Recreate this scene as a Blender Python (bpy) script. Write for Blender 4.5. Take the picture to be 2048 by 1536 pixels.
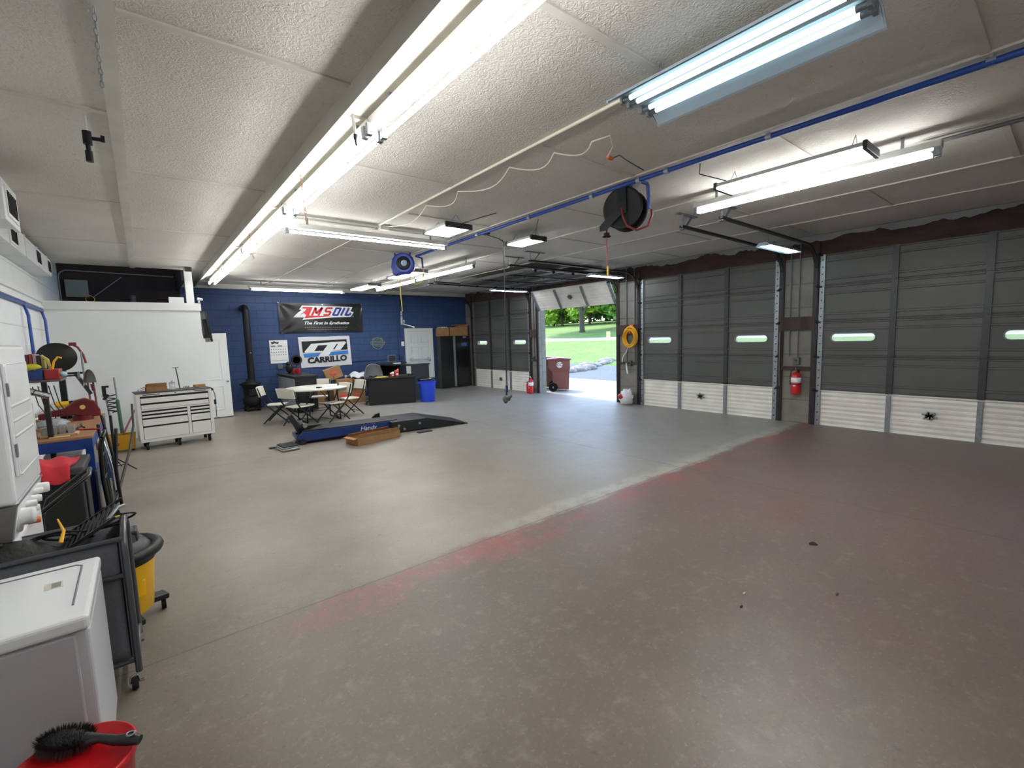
import bpy, bmesh, math, random
from mathutils import Vector, Matrix
from math import sin, cos, pi, radians as R
random.seed(7)
for o in list(bpy.data.objects): bpy.data.objects.remove(o)
SC = bpy.context.scene
COL = SC.collection
# ------------------------------------------------------------------ camera
CH = 1.62
def cam_axes(yaw, pitch, roll):
    f = Vector((sin(yaw)*cos(pitch), cos(yaw)*cos(pitch), -sin(pitch)))
    r = Vector((cos(yaw), -sin(yaw), 0)); d = f.cross(r)
    return cos(roll)*r+sin(roll)*d, -sin(roll)*r+cos(roll)*d, f
_r, _d, _f = cam_axes(R(38.81), R(5.94), R(1.77))
cd = bpy.data.cameras.new('camera'); cam = bpy.data.objects.new('camera', cd); COL.objects.link(cam)
m = Matrix.Identity(4)
for i in range(3):
    m[i][0] = _r[i]; m[i][1] = -_d[i]; m[i][2] = -_f[i]
m[2][3] = CH
cam.matrix_world = m
cd.sensor_fit = 'HORIZONTAL'; cd.sensor_width = 36; cd.lens = 913.0/2048*36; cd.clip_start = 0.02; cd.clip_end = 400
SC.camera = cam
# ------------------------------------------------------------------ world, sun, exposure
SC.view_settings.view_transform = 'Standard'; SC.view_settings.look = 'None'
SC.view_settings.gamma = 1; SC.view_settings.use_curve_mapping = False
SC.view_settings.exposure = 0.35
w = bpy.data.worlds.new('sky'); SC.world = w; w.use_nodes = True
nt = w.node_tree; sky = nt.nodes.new('ShaderNodeTexSky'); sky.sky_type = 'NISHITA'; sky.sun_disc = False
sky.sun_elevation = R(55); sky.sun_rotation = R(20); sky.altitude = 200
nt.links.new(sky.outputs[0], nt.nodes['Background'].inputs[0]); nt.nodes['Background'].inputs[1].default_value = 0.85
sd = bpy.data.lights.new('sun', 'SUN'); sd.energy = 3.0; sd.angle = R(0.6); sd.color = (1, .96, .88)
so = bpy.data.objects.new('sun', sd); COL.objects.link(so)
so.rotation_euler = Vector((.10, .72, 1.25)).to_track_quat('Z', 'Y').to_euler()
TUBE = 26.0      # strength of fluorescent and LED emitters
# ------------------------------------------------------------------ materials
def hexc(h):
    h = h.lstrip('#'); c = [int(h[i:i+2], 16)/255 for i in (0, 2, 4)]
    return tuple((x/12.92 if x <= .04045 else ((x+.055)/1.055)**2.4) for x in c)+(1,)
MATS = {}
def mat(name, col, rough=.5, metal=0, var=0.0, scale=6, bump=0.0, bscale=None, emit=0, alpha=1, trans=0, coat=0, stretch=None, var2=None):
    if name in MATS: return MATS[name]
    M = bpy.data.materials.new(name); M.use_nodes = True; n = M.node_tree; b = n.nodes['Principled BSDF']
    c = hexc(col) if isinstance(col, str) else col
    b.inputs['Base Color'].default_value = c; b.inputs['Roughness'].default_value = rough; b.inputs['Metallic'].default_value = metal
    b.inputs['Alpha'].default_value = alpha; b.inputs['Transmission Weight'].default_value = trans; b.inputs['Coat Weight'].default_value = coat
    if emit:
        b.inputs['Emission Color'].default_value = c; b.inputs['Emission Strength'].default_value = emit
    tc = n.nodes.new('ShaderNodeTexCoord'); mp = n.nodes.new('ShaderNodeMapping'); n.links.new(tc.outputs['Object'], mp.inputs[0])
    if stretch: mp.inputs['Scale'].default_value = stretch
    if var:
        t = n.nodes.new('ShaderNodeTexNoise'); t.inputs['Scale'].default_value = scale; t.inputs['Detail'].default_value = 5
        n.links.new(mp.outputs[0], t.inputs[0])
        r = n.nodes.new('ShaderNodeValToRGB'); n.links.new(t.outputs[0], r.inputs[0])
        c2 = hexc(var2) if var2 else tuple(x*(1-var) for x in c[:3])+(1,)
        r.color_ramp.elements[0].position = .35; r.color_ramp.elements[1].position = .65
        r.color_ramp.elements[0].color = c2; r.color_ramp.elements[1].color = c
        n.links.new(r.outputs[0], b.inputs['Base Color'])
    if bump:
        t = n.nodes.new('ShaderNodeTexNoise'); t.inputs['Scale'].default_value = bscale or scale*3; t.inputs['Detail'].default_value = 3
        n.links.new(mp.outputs[0], t.inputs[0])
        bp = n.nodes.new('ShaderNodeBump'); bp.inputs['Strength'].default_value = bump; bp.inputs['Distance'].default_value = .02
        n.links.new(t.outputs[0], bp.inputs['Height']); n.links.new(bp.outputs[0], b.inputs['Normal'])
    MATS[name] = M
    return M
class NT:
    """tiny helper for hand-made node trees"""
    def __init__(s, name, rough=.6):
        s.M = bpy.data.materials.new(name); s.M.use_nodes = True; s.n = s.M.node_tree; s.b = s.n.nodes['Principled BSDF']
        s.b.inputs['Roughness'].default_value = rough; s.tc = s.n.nodes.new('ShaderNodeTexCoord').outputs['Object']; MATS[name] = s.M
    def add(s, t, **k):
        q = s.n.nodes.new(t)
        for a, v in k.items():
            if a in ('operation', 'blend_type', 'data_type', 'feature', 'distance', 'offset', 'noise_dimensions'): setattr(q, a, v)
        return q
    def put(s, sock, v):
        if hasattr(v, 'is_output'): s.n.links.new(v, sock)
        else: sock.default_value = v
    def math(s, op, a, b=0.0, clamp=False):
        q = s.n.nodes.new('ShaderNodeMath'); q.operation = op; q.use_clamp = clamp; s.put(q.inputs[0], a); s.put(q.inputs[1], b); return q.outputs[0]
    def map(s, scale=(1, 1, 1), loc=(0, 0, 0), rot=(0, 0, 0)):
        q = s.n.nodes.new('ShaderNodeMapping'); s.n.links.new(s.tc, q.inputs[0]); q.inputs['Scale'].default_value = scale; q.inputs['Location'].default_value = loc; q.inputs['Rotation'].default_value = rot; return q.outputs[0]
    def noise(s, scale, detail=4, vec=None, rough=.5, dist=0):
        q = s.n.nodes.new('ShaderNodeTexNoise'); q.inputs['Scale'].default_value = scale; q.inputs['Detail'].default_value = detail; q.inputs['Roughness'].default_value = rough
        q.inputs['Distortion'].default_value = dist; s.n.links.new(vec or s.tc, q.inputs[0]); return q.outputs[0]
    def ramp(s, f, p0, p1, c0=(0, 0, 0, 1), c1=(1, 1, 1, 1)):
        q = s.n.nodes.new('ShaderNodeValToRGB'); s.n.links.new(f, q.inputs[0]); e = q.color_ramp.elements
        e[0].position = p0; e[1].position = p1; e[0].color = c0; e[1].color = c1; return q.outputs[0]
    def step(s, f, a, b):   # smooth 0..1
        q = s.n.nodes.new('ShaderNodeMapRange'); q.interpolation_type = 'SMOOTHSTEP'; s.put(q.inputs[0], f); q.inputs[1].default_value = a; q.inputs[2].default_value = b; return q.outputs[0]
    def mix(s, f, a, b, bt='MIX'):
        q = s.n.nodes.new('ShaderNodeMix'); q.data_type = 'RGBA'; q.blend_type = bt
        s.put(q.inputs[0], f); s.put(q.inputs[6], a); s.put(q.inputs[7], b); return q.outputs[2]
    def sep(s):
        q = s.n.nodes.new('ShaderNodeSeparateXYZ'); s.n.links.new(s.tc, q.inputs[0]); return q.outputs
    def bump(s, h, strength=.5, dist=.01, prev=None):
        q = s.n.nodes.new('ShaderNodeBump'); q.inputs['Strength'].default_value = strength; q.inputs['Distance'].default_value = dist
        s.n.links.new(h, q.inputs['Height'])
        if prev is not None: s.n.links.new(prev, q.inputs['Normal'])
        s.n.links.new(q.outputs[0], s.b.inputs['Normal']); return q.outputs[0]
    def color(s, c): s.put(s.b.inputs['Base Color'], c)

WHITE = mat('white_paint', '#eceeed', .45); CREAM = mat('cream_plastic', '#e2dfce', .45, var=.08)
ENAMEL = mat('white_enamel', '#eef1f3', .22, coat=.3); BLACK = mat('black_paint', '#17181a', .45); RUBBER = mat('black_rubber', '#121212', .8)
DARKM = mat('dark_steel', '#2c2f33', .45, .6, var=.3, scale=20); GALV = mat('galvanized_steel', '#9aa2a8', .42, .7, var=.25, scale=30); CHROME = mat('chrome', '#c9ccce', .18, 1)
CARD = mat('cardboard', '#a47c53', .85, var=.2, scale=9); TAPE = mat('packing_tape', '#b08a5e', .3)
BLUEP = mat('blue_pipe_plastic', '#1d49a0', .35); BLUEPAINT = mat('blue_paint', '#1a3a7c', .4, var=.2); NAVY = mat('navy_paint', '#14213d', .4)
RED = mat('red_paint', '#b0161c', .35); DKRED = mat('dark_red_iron', '#6d1417', .5, var=.3); YEL = mat('yellow_plastic', '#eeb41a', .4); ORANGE = mat('orange_plastic', '#e06a25', .5)
WOODT = mat('bench_plywood', '#a97d55', .6, var=.3, scale=5, stretch=(1, 8, 1)); DKWOOD = mat('dark_brown_timber', '#4a3b35', .8, var=.45, scale=7, bump=.3, stretch=(1, 1, .15))
RUSTW = mat('reddish_brown_timber', '#4d3a33', .8, var=.5, scale=7, bump=.3, stretch=(1, .3, 1))
GREYF = mat('grey_fabric', '#6f7179', .8, var=.12, scale=60, bump=.15); LEATH = mat('grey_leather', '#63656a', .5, var=.15); BLKLAM = mat('black_laminate', '#111115', .5, var=.3, scale=8, stretch=(1, 1, 6))
GLASS = mat('clear_plastic', '#e8eef0', .1, alpha=.35); PAPER = mat('paper_white', '#eef0f0', .7); REDC = mat('red_cloth', '#c8303a', .9, var=.2, scale=12)
GRYPL = mat('dark_grey_plastic', '#34363a', .5); BRASS = mat('brass', '#b08c45', .3, 1); GREEN = mat('green_paint', '#2f5a40', .5); BAGW = mat('white_plastic_bag', '#dfe3e8', .35, bump=.4, bscale=20)
TUBEM = mat('lit_tube', (1, .99, .975, 1), emit=TUBE); TUBEC = mat('lit_cool_tube', (.80, 1, .98, 1), emit=TUBE*.22); TUBEB = mat('lit_overhead_tube', (.80, 1, .98, 1), emit=1.1); LEDM = mat('lit_led_strip', (.97, .99, 1, 1), emit=TUBE*1.1)
REFL = mat('white_reflector', '#c3d6e8', .25); FIXW = mat('fixture_white_steel', '#d2d3cf', .4, var=.1)
# ------------------------------------------------------------------ mesh builder
class MB:
    def __init__(s): s.v = []; s.f = []; s.m = []; s.cur = 0; s.sm = []
    def add(s, vs, fs, smooth=False):
        k = len(s.v); s.v += [Vector(p) for p in vs]
        for f in fs: s.f.append([i+k for i in f]); s.m.append(s.cur); s.sm.append(smooth)
        return s
    def box(s, x0, x1, y0, y1, z0, z1):
        x0, x1 = sorted((x0, x1)); y0, y1 = sorted((y0, y1)); z0, z1 = sorted((z0, z1))
        return s.add([(x0, y0, z0), (x1, y0, z0), (x1, y1, z0), (x0, y1, z0), (x0, y0, z1), (x1, y0, z1), (x1, y1, z1), (x0, y1, z1)],
                     [(0, 3, 2, 1), (4, 5, 6, 7), (0, 1, 5, 4), (1, 2, 6, 5), (2, 3, 7, 6), (3, 0, 4, 7)])
    def bar(s, a, b, wd, ht, up=(0, 0, 1)):      # rectangular bar from a to b
        a = Vector(a); b = Vector(b); d = (b-a).normalized(); u = Vector(up)
        if abs(d.dot(u)) > .98: u = Vector((1, 0, 0))
        x = d.cross(u).normalized()*wd/2; y = x.cross(d).normalized()*ht/2
        vs = [a-x-y, a+x-y, a+x+y, a-x+y, b-x-y, b+x-y, b+x+y, b-x+y]
        return s.add(vs, [(0, 3, 2, 1)[::-1], (4, 5, 6, 7)[::-1], (0, 1, 5, 4)[::-1], (1, 2, 6, 5)[::-1], (2, 3, 7, 6)[::-1], (3, 0, 4, 7)[::-1]])
    def ring(s, c, d, r, n, u=None):
        d = d.normalized()
        if u is None:
            u = Vector((0, 0, 1)) if abs(d.z) < .9 else Vector((1, 0, 0))
        x = d.cross(u).normalized(); y = x.cross(d).normalized()
        return [c+x*r*cos(2*pi*i/n)+y*r*sin(2*pi*i/n) for i in range(n)]
    def cyl(s, a, b, r0, r1=None, n=16, caps=True):
        a = Vector(a); b = Vector(b); r1 = r0 if r1 is None else r1; d = b-a
        A = s.ring(a, d, r0, n); B = s.ring(b, d, r1, n)
        s.add(A+B, [(i, (i+1) % n, n+(i+1) % n, n+i)[::-1] for i in range(n)], True)
        if caps: s.add(A, [tuple(range(n))]); s.add(B, [tuple(range(n))[::-1]])
        return s
    def tube(s, pts, r, n=8, closed=False, caps=True):
        P = [Vector(p) for p in pts]; N = len(P); u = Vector((0, 0, 1)); rings = []
        for i, p in enumerate(P):
            if closed: d = P[(i+1) % N]-P[i-1]
            else: d = P[min(i+1, N-1)]-P[max(i-1, 0)]
            d.normalize()
            x = d.cross(u)
            if x.length < .05: x = d.cross(Vector((1, 0, 0)))
            x.normalize(); u = x.cross(d).normalized()
            rr = r[i] if isinstance(r, (list, tuple)) else r
            rings.append([p+x*rr*cos(2*pi*k/n)+u*rr*sin(2*pi*k/n) for k in range(n)])
        vs = [q for g in rings for q in g]; fs = []
        for i in range(N if closed else N-1):
            j = (i+1) % N
            for k in range(n): fs.append((i*n+k, j*n+k, j*n+(k+1) % n, i*n+(k+1) % n))
        s.add(vs, fs, True)
        if caps and not closed: s.add(rings[0], [tuple(range(n))]); s.add(rings[-1], [tuple(range(n))[::-1]])
        return s
    def lathe(s, prof, c=(0, 0, 0), n=24, axis='z', sx=1, sy=1, flute=0, nf=0):
        c = Vector(c); vs = []; L = len(prof)
        for r, h in prof:
            for i in range(n):
                a = 2*pi*i/n; rr = r*(1+flute*(1 if int(i*nf/n*2) % 2 else -1)) if nf else r
                x, y = rr*cos(a)*sx, rr*sin(a)*sy
                vs.append(c+(Vector((x, y, h)) if axis == 'z' else Vector((h, x, y)) if axis == 'x' else Vector((y, h, x))))
        fs = [(j*n+i, j*n+(i+1) % n, (j+1)*n+(i+1) % n, (j+1)*n+i) for j in range(L-1) for i in range(n)]
        s.add(vs, fs, True)
        if prof[0][0] > 1e-4: s.add(vs[:n], [tuple(range(n))[::-1]])
        if prof[-1][0] > 1e-4: s.add(vs[-n:], [tuple(range(n))])
        return s
    def prism(s, poly, fn, h0, h1):            # 2D polygon extruded; fn(u,v,h)->point
        n = len(poly); A = [fn(u, v, h0) for u, v in poly]; B = [fn(u, v, h1) for u, v in poly]
        return s.add(A+B, [tuple(range(n))[::-1], tuple(range(n, 2*n))]+[(i, (i+1) % n, n+(i+1) % n, n+i) for i in range(n)])
    def grid(s, fn, nu, nv, thick=None):
        vs = [Vector(fn(i/nu, j/nv)) for j in range(nv+1) for i in range(nu+1)]; W = nu+1
        fs = [(j*W+i, j*W+i+1, (j+1)*W+i+1, (j+1)*W+i) for j in range(nv) for i in range(nu)]
        s.add(vs, fs, True)
        if thick:
            t = Vector(thick); s.add([p+t for p in vs], [f[::-1] for f in fs], True)
            k = len(s.v)-2*len(vs); e = [i for i in range(nu+1)]+[j*W+nu for j in range(1, nv+1)]+[nv*W+i for i in range(nu-1, -1, -1)]+[j*W for j in range(nv-1, 0, -1)]
            L = len(e); n0 = len(vs)
            for q in range(L):
                a, b = e[q], e[(q+1) % L]; s.f.append([k+a, k+n0+a, k+n0+b, k+b]); s.m.append(s.cur); s.sm.append(False)
        return s
    def ell(s, c, rx, ry, rz, nu=16, nv=10, jit=0):
        c = Vector(c); rnd = random.Random(int(c.x*1000+c.y*77))
        vs = []; fs = []
        for j in range(nv+1):
            t = pi*j/nv
            for i in range(nu):
                a = 2*pi*i/nu; q = 1+rnd.uniform(-jit, jit)
                vs.append(c+Vector((rx*sin(t)*cos(a)*q, ry*sin(t)*sin(a)*q, rz*cos(t)*q)))
        for j in range(nv):
            for i in range(nu): fs.append((j*nu+i, (j+1)*nu+i, (j+1)*nu+(i+1) % nu, j*nu+(i+1) % nu))
        return s.add(vs, fs, True)
    def xform(s, M, k=0):
        for i in range(k, len(s.v)): s.v[i] = M @ s.v[i]
        return s
def build(name, mb, mats, parent=None, bevel=0, world=False, kind=None, label=None, seg=2, loc=None, at=None):
    me = bpy.data.meshes.new(name); off = Vector((0, 0, 0))
    if parent is not None and world: off = WL(parent)
    if loc is not None: off = Vector(loc)
    me.from_pydata([tuple(p-off) for p in mb.v], [], mb.f)
    mats = mats if isinstance(mats, (list, tuple)) else [mats]
    for q in mats: me.materials.append(q)
    me.polygons.foreach_set('material_index', mb.m); me.polygons.foreach_set('use_smooth', mb.sm)
    me.update()
    o = bpy.data.objects.new(name, me); COL.objects.link(o)
    if loc is not None: o.location = loc
    if at is not None: o.location = at
    if parent is not None: o.parent = parent
    if kind: o['kind'] = kind
    if label: o['label'] = label
    if bevel:
        b = o.modifiers.new('bevel', 'BEVEL'); b.width = bevel; b.segments = seg; b.limit_method = 'ANGLE'; b.angle_limit = R(35)
    return o
def WL(o):
    v = Vector(o.location); p = o.parent
    while p: v += Vector(p.location); p = p.parent
    return v
def thing(name, label, cat, loc=(0, 0, 0), rz=0, group=None):
    o = bpy.data.objects.new(name, None); COL.objects.link(o); o.location = loc; o.rotation_euler = (0, 0, rz)
    o.empty_display_size = .05; o['label'] = label; o['category'] = cat
    if group: o['group'] = group
    return o
def tag(o, label, cat, group=None):
    o['label'] = label; o['category'] = cat
    if group: o['group'] = group
    return o
def copy_tree(o, parent=None):
    c = o.copy(); COL.objects.link(c); c.parent = parent
    for ch in list(o.children): copy_tree(ch, c)
    return c
def solo(name, mb, mats, label, cat, bevel=0, group=None, loc=None):
    if loc is None:
        n = len(mb.v); lo = Vector([min(p[i] for p in mb.v) for i in range(3)]); hi = Vector([max(p[i] for p in mb.v) for i in range(3)])
        loc = ((lo.x+hi.x)/2, (lo.y+hi.y)/2, lo.z)
    return tag(build(name, mb, mats, bevel=bevel, loc=loc), label, cat, group)
def struct(name, mb, mats, bevel=0, parent=None, label=None):
    return build(name, mb, mats, parent, bevel, kind='structure' if parent is None else None, label=label)
def text_mb(txt, size, fn, depth=.002, shear=0, bold=0, sx=1, align='CENTER', spacing=1):
    cu = bpy.data.curves.new('t', 'FONT'); cu.body = txt; cu.size = size; cu.extrude = depth/2; cu.align_x = align; cu.align_y = 'CENTER'
    cu.shear = shear; cu.offset = bold; cu.space_character = spacing; cu.resolution_u = 3
    o = bpy.data.objects.new('t', cu); COL.objects.link(o); bpy.context.view_layer.update()
    me = bpy.data.meshes.new_from_object(o); mb = MB()
    mb.add([fn(v.co.x*sx, v.co.y, v.co.z) for v in me.vertices], [tuple(p.vertices) for p in me.polygons])
    bpy.data.objects.remove(o); bpy.data.curves.remove(cu); bpy.data.meshes.remove(me)
    return mb
def arc(cx, cy, r, a0, a1, n): return [(cx+r*cos(R(a0+(a1-a0)*i/n)), cy+r*sin(R(a0+(a1-a0)*i/n))) for i in range(n+1)]
def rrect(x0, x1, y0, y1, r, n=4): return arc(x1-r, y1-r, r, 0, 90, n)+arc(x0+r, y1-r, r, 90, 180, n)+arc(x0+r, y0+r, r, 180, 270, n)+arc(x1-r, y0+r, r, 270, 360, n)
# ================================================================== THE SETTING
XW, YB, XL, YF, ZC = 8.65, 13.15, -1.2, -3.2, 3.10
# floor material: grey concrete, worn red paint on the near side of a pale strip, painted light falloff at near left
f = NT('concrete_floor', .42); x, y, z = f.sep()
n1 = f.noise(.7, 6, rough=.6); n2 = f.noise(9, 8, rough=.7); n3 = f.noise(2.2, 5, rough=.65); fine = f.noise(60, 3)
grey = f.mix(f.ramp(n1, .35, .68), hexc('#7d766c'), hexc('#968f84')); grey = f.mix(f.step(x, 2.2, 5.5), grey, f.mix(n3, hexc('#777673'), hexc('#9a9994')))
red = f.mix(f.ramp(n1, .38, .62), hexc('#5e554b'), hexc('#6d6358')); red = f.mix(f.step(x, .6, 5), red, f.mix(n3, hexc('#665554'), hexc('#77655f')))  # low-x browns: worn paint plus the dimmer near end's shade in the colour
edge = f.math('ADD', y, f.math('MULTIPLY', f.math('SUBTRACT', n3, .5), .25))
sharp = f.step(edge, 2.96, 2.86); soft_falloff = f.step(edge, 4.6, 1.6); sx_ = f.step(x, .3, 2.0)  # light falling off toward the camera, painted as a wide blend at low x
side = f.math('ADD', f.math('MULTIPLY', sharp, sx_), f.math('MULTIPLY', soft_falloff, f.math('SUBTRACT', 1, sx_)))
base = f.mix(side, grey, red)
rp = f.math('MULTIPLY', f.step(edge, 2.45, 2.75), f.step(edge, 2.95, 2.85)); rp = f.math('MULTIPLY', rp, f.step(f.noise(1.6, 6, rough=.7), .42, .62)); rp = f.math('MULTIPLY', rp, f.step(x, .3, .8))
base = f.mix(f.math('MULTIPLY', rp, .66), base, hexc('#96504f'))
rp2 = f.math('MULTIPLY', f.step(f.noise(.9, 7, vec=f.map(loc=(5, 2, 0)), rough=.7), .55, .7), side)
base = f.mix(f.math('MULTIPLY', rp2, .45), base, hexc('#74504f'))
st = f.math('MULTIPLY', f.step(edge, 2.84, 2.92), f.step(edge, 3.16, 3.0)); st = f.math('MULTIPLY', st, f.step(x, 1.4, 3.2)); st = f.math('MULTIPLY', st, f.step(f.noise(5, 6, rough=.7), .3, .6))
base = f.mix(f.math('MULTIPLY', st, .75), base, hexc('#a9a69c'))
fn2 = f.noise(75, 5, rough=.75); base = f.mix(f.math('MULTIPLY', f.step(fn2, .52, .62), .16), base, hexc('#4e473e')); base = f.mix(f.math('MULTIPLY', f.step(f.noise(45, 4, rough=.7), .56, .68), .14), base, hexc('#c2bbad'))
sp = f.math('MULTIPLY', f.step(f.noise(28, 2), .66, .72), .35); base = f.mix(sp, base, hexc('#4a453e'))
base = f.mix(f.math('MULTIPLY', f.step(n2, .5, .75), .25), base, hexc('#b0a795'))
# hairline joints every few metres
def joint(c, p, wd): return f.step(f.math('ABSOLUTE', f.math('SUBTRACT', c, p)), wd, wd*.3)
jt = f.math('MAXIMUM', joint(y, 7.25, .012), joint(x, 4.9, .01)); jt = f.math('MAXIMUM', jt, joint(y, 2.9, .01)); base = f.mix(f.math('MULTIPLY', jt, .55), base, hexc('#4b4640'))
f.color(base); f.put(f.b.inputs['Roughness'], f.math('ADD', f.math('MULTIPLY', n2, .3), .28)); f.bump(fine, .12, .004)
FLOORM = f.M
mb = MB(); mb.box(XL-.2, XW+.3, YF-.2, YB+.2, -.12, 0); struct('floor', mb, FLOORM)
# drain hole cover on the floor
# ceiling: painted strand board
c = NT('painted_strand_board', .75); v = c.map((1, 1, 1))
a = c.noise(26, 4, dist=2.2); b_ = c.noise(9, 6, rough=.75, dist=1.5); d_ = c.noise(.9, 3); e_ = c.noise(55, 3, dist=1.2, rough=.6)
flake = c.math('MULTIPLY', c.step(e_, .60, .66), c.step(b_, .47, .62))
base = c.mix(c.ramp(d_, .3, .7), hexc('#cbc8c1'), hexc('#d8d5ce')); base = c.mix(c.math('MULTIPLY', c.step(b_, .5, .75), .2), base, hexc('#a5a29a'))
base = c.mix(c.math('MULTIPLY', flake, .45), base, hexc('#6b6860'))
c.color(base); h = c.math('ADD', a, c.math('MULTIPLY', e_, .5)); c.bump(h, .55, .015); CEILM = c.M
mb = MB(); mb.box(XL-.2, XW+.3, YF-.2, 11.02, ZC, ZC+.1); mb.box(.78, XW+.3, 11.02, YB+.2, ZC, ZC+.1); struct('ceiling', mb, CEILM)
BATT = mat('painted_batten', '#cfccc4', .6, var=.12, scale=4)
k = 0
def trim(mb, m, **q):
    global k
    k += 1; return struct('trim_%d' % k, mb, m, **q)
for X, wd in ((0, .075), (2.545, .05), (3.79, .05), (5.06, .06), (6.30, .045), (7.42, .04)):
    mb = MB(); mb.box(X-wd/2, X+wd/2, YF, 11.02 if X < .5 else YB, ZC-.014, ZC); trim(mb, BATT)
bays = [(-1.2, -.04, 1.6), (.04, 1.08, .42), (1.4, 2.52, 1.6), (2.57, 3.76, .42), (3.82, 5.03, 1.57), (5.09, 6.28, .45), (6.32, 7.4, 1.57), (7.44, 8.6, .45)]
for x0, x1, y0 in bays:
    mb = MB(); yy = y0-2.33*2
    while yy < (10.9 if x0 < .2 else 13):
        if yy > YF: mb.box(x0, x1, yy-.022, yy+.022, ZC-.010, ZC)
        yy += 2.33
    trim(mb, BATT)
BEAMM = mat('painted_beam_board', '#cbc7bd', .6, var=.15, scale=3)
mb = MB(); mb.box(1.07, 1.11, YF, YB, 2.985, ZC); mb.box(1.11, 1.36, YF, YB, 3.05, ZC); mb.box(1.36, 1.385, YF, YB, 3.02, ZC)
for yy in (.6, 3.0, 5.4, 7.8, 10.2, 12.2): mb.box(1.11, 1.36, yy-.02, yy+.02, 3.03, 3.05)
trim(mb, BEAMM)
# perimeter fringe of torn plastic sheet at the door wall
fr = mat('torn_plastic_sheet', '#8f9296', .5)
def fringe(fn, L, seed):
    rn = random.Random(seed); mb = MB(); n = int(L/.05); prev = None
    hs = [rn.uniform(.02, .05)]
    for i in range(n): hs.append(min(.11, max(.015, hs[-1]+rn.uniform(-.03, .03))))
    vs = []; fs = []
    for i in range(n+1):
        o = rn.uniform(-.015, .015); vs += [fn(i*L/n, 0, 0), fn(i*L/n, .03+o, -hs[i])]
    for i in range(n): fs.append((2*i, 2*i+1, 2*i+3, 2*i+2))
    mb.add(vs, fs, True); return mb
solo('plastic_fringe', fringe(lambda s_, o, h: (XW-.05-o, .0+s_, ZC-.01+h), 12.9, 3), fr, 'torn grey plastic sheeting edge hanging along the ceiling above the garage doors', 'plastic sheet')
# walls -------------------------------------------------------------
def blocks(name, c1, c2, mortar, scale=(1, 1, 1), rot=(0, 0, 0), rough=.7, mw=.012, bstr=.5):
    q = NT(name, rough); vec = q.map(scale, rot=rot); b = q.n.nodes.new('ShaderNodeTexBrick'); q.n.links.new(vec, b.inputs[0])
    b.inputs['Scale'].default_value = 1; b.inputs['Brick Width'].default_value = .39; b.inputs['Row Height'].default_value = .19; b.inputs['Mortar Size'].default_value = mw; b.inputs['Mortar Smooth'].default_value = .4
    nn = q.noise(3, 6, rough=.7)
    col = q.mix(q.ramp(nn, .3, .7), hexc(c1), hexc(c2)); col = q.mix(q.math('MULTIPLY', b.outputs['Fac'], .6), col, hexc(mortar)); q.color(col)
    inv = q.math('SUBTRACT', 1, b.outputs['Fac']); h = q.math('ADD', inv, q.math('MULTIPLY', q.noise(40, 4), .25)); q.bump(h, bstr, .008); return q.M
BLUEW = blocks('navy_painted_block', '#27406c', '#2f4b7a', '#20365e', rot=(R(90), 0, 0), rough=.55)
GREYB = blocks('grey_concrete_block', '#6d6a62', '#85827a', '#5c594f', rot=(R(90), 0, R(90)))
WHITEB = blocks('white_painted_block', '#e4e9e9', '#eef1f1', '#b8bdbc', rot=(R(90), 0, R(90)), rough=.5, mw=.008)
mb = MB(); mb.box(.7, XW+.25, YB, YB+.2, 0, ZC); struct('wall_back', mb, BLUEW)
mb = MB(); mb.box(.72, XW, YB-.03, YB, 2.99, ZC); trim(mb, BATT)
mb = MB(); mb.box(XL-.2, XL, YF, YB+.2, 0, 3.5); struct('wall_left', mb, WHITEB)
mb = MB(); mb.box(XL-.2, XW+.3, YF-.2, YF, 0, ZC); struct('wall_front', mb, mat('front_wall_paint', '#b9b7b0', .7))
# garage-door wall
doors = [(9.87, 12.72), (6.79, 9.49), (3.30, 6.13), (-.15, 2.70), (-3.0, -.75)]
HD = 2.76
mb = MB(); ed = [YB+.2]+[e for d in doors for e in (d[1], d[0])]+[YF-.2]
for i in range(0, len(ed), 2): mb.box(XW, XW+.25, ed[i+1], ed[i], 0, HD)
struct('wall_right', mb, GREYB)
mb = MB(); mb.box(XW-.005, XW+.25, YF-.2, YB+.2, HD, ZC); trim(mb, RUSTW)
mb = MB(); 
for y0, y1 in doors:
    for yy in (y0-.085, y1+.005): mb.box(XW-.035, XW, yy, yy+.08, 0, 2.98)
trim(mb, DKWOOD)
mb = MB()
for ya, yb in ((2.74, 3.26), (6.17, 6.75), (9.53, 9.83)):
    mb.box(XW-.05, XW-.002, ya, yb, 1.58, 1.80); mb.box(XW-.04, XW-.002, ya, yb, .90, .965)
trim(mb, DKWOOD)
# left loft and partition office
mb = MB(); mb.box(XL, .93, 10.6, 10.7, 0, 2.30); mb.box(.83, .93, 10.7, YB, 0, 2.30); struct('wall_partition', mb, mat('partition_white', '#eef2f2', .55, var=.03, scale=2))
mb = MB(); mb.box(XL, .95, 10.57, 10.72, 2.29, 2.43); mb.box(.82, .95, 10.72, YB, 2.29, 2.43); trim(mb, WHITE)
mb = MB(); mb.box(.74, .86, 10.62, 10.74, 2.43, ZC); trim(mb, WHITE)
DKBR = mat('dark_stained_loft_boards', '#2a1a17', .8, var=.4, scale=4, stretch=(1, 1, .2))
mb = MB(); mb.box(XL, .8, 13.1, 13.15, 2.3, 3.6); struct('wall_loft', mb, DKBR)
mb = MB(); mb.box(.72, .78, 11.05, 13.1, 2.9, 3.6); trim(mb, DKBR)
mb = MB(); mb.box(XL, .8, 11.02, 13.15, 3.5, 3.55); trim(mb, DKBR)
mb = MB(); mb.box(XL, .83, 10.7, YB, 2.25, 2.29); struct('floor_loft', mb, DKBR)
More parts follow.
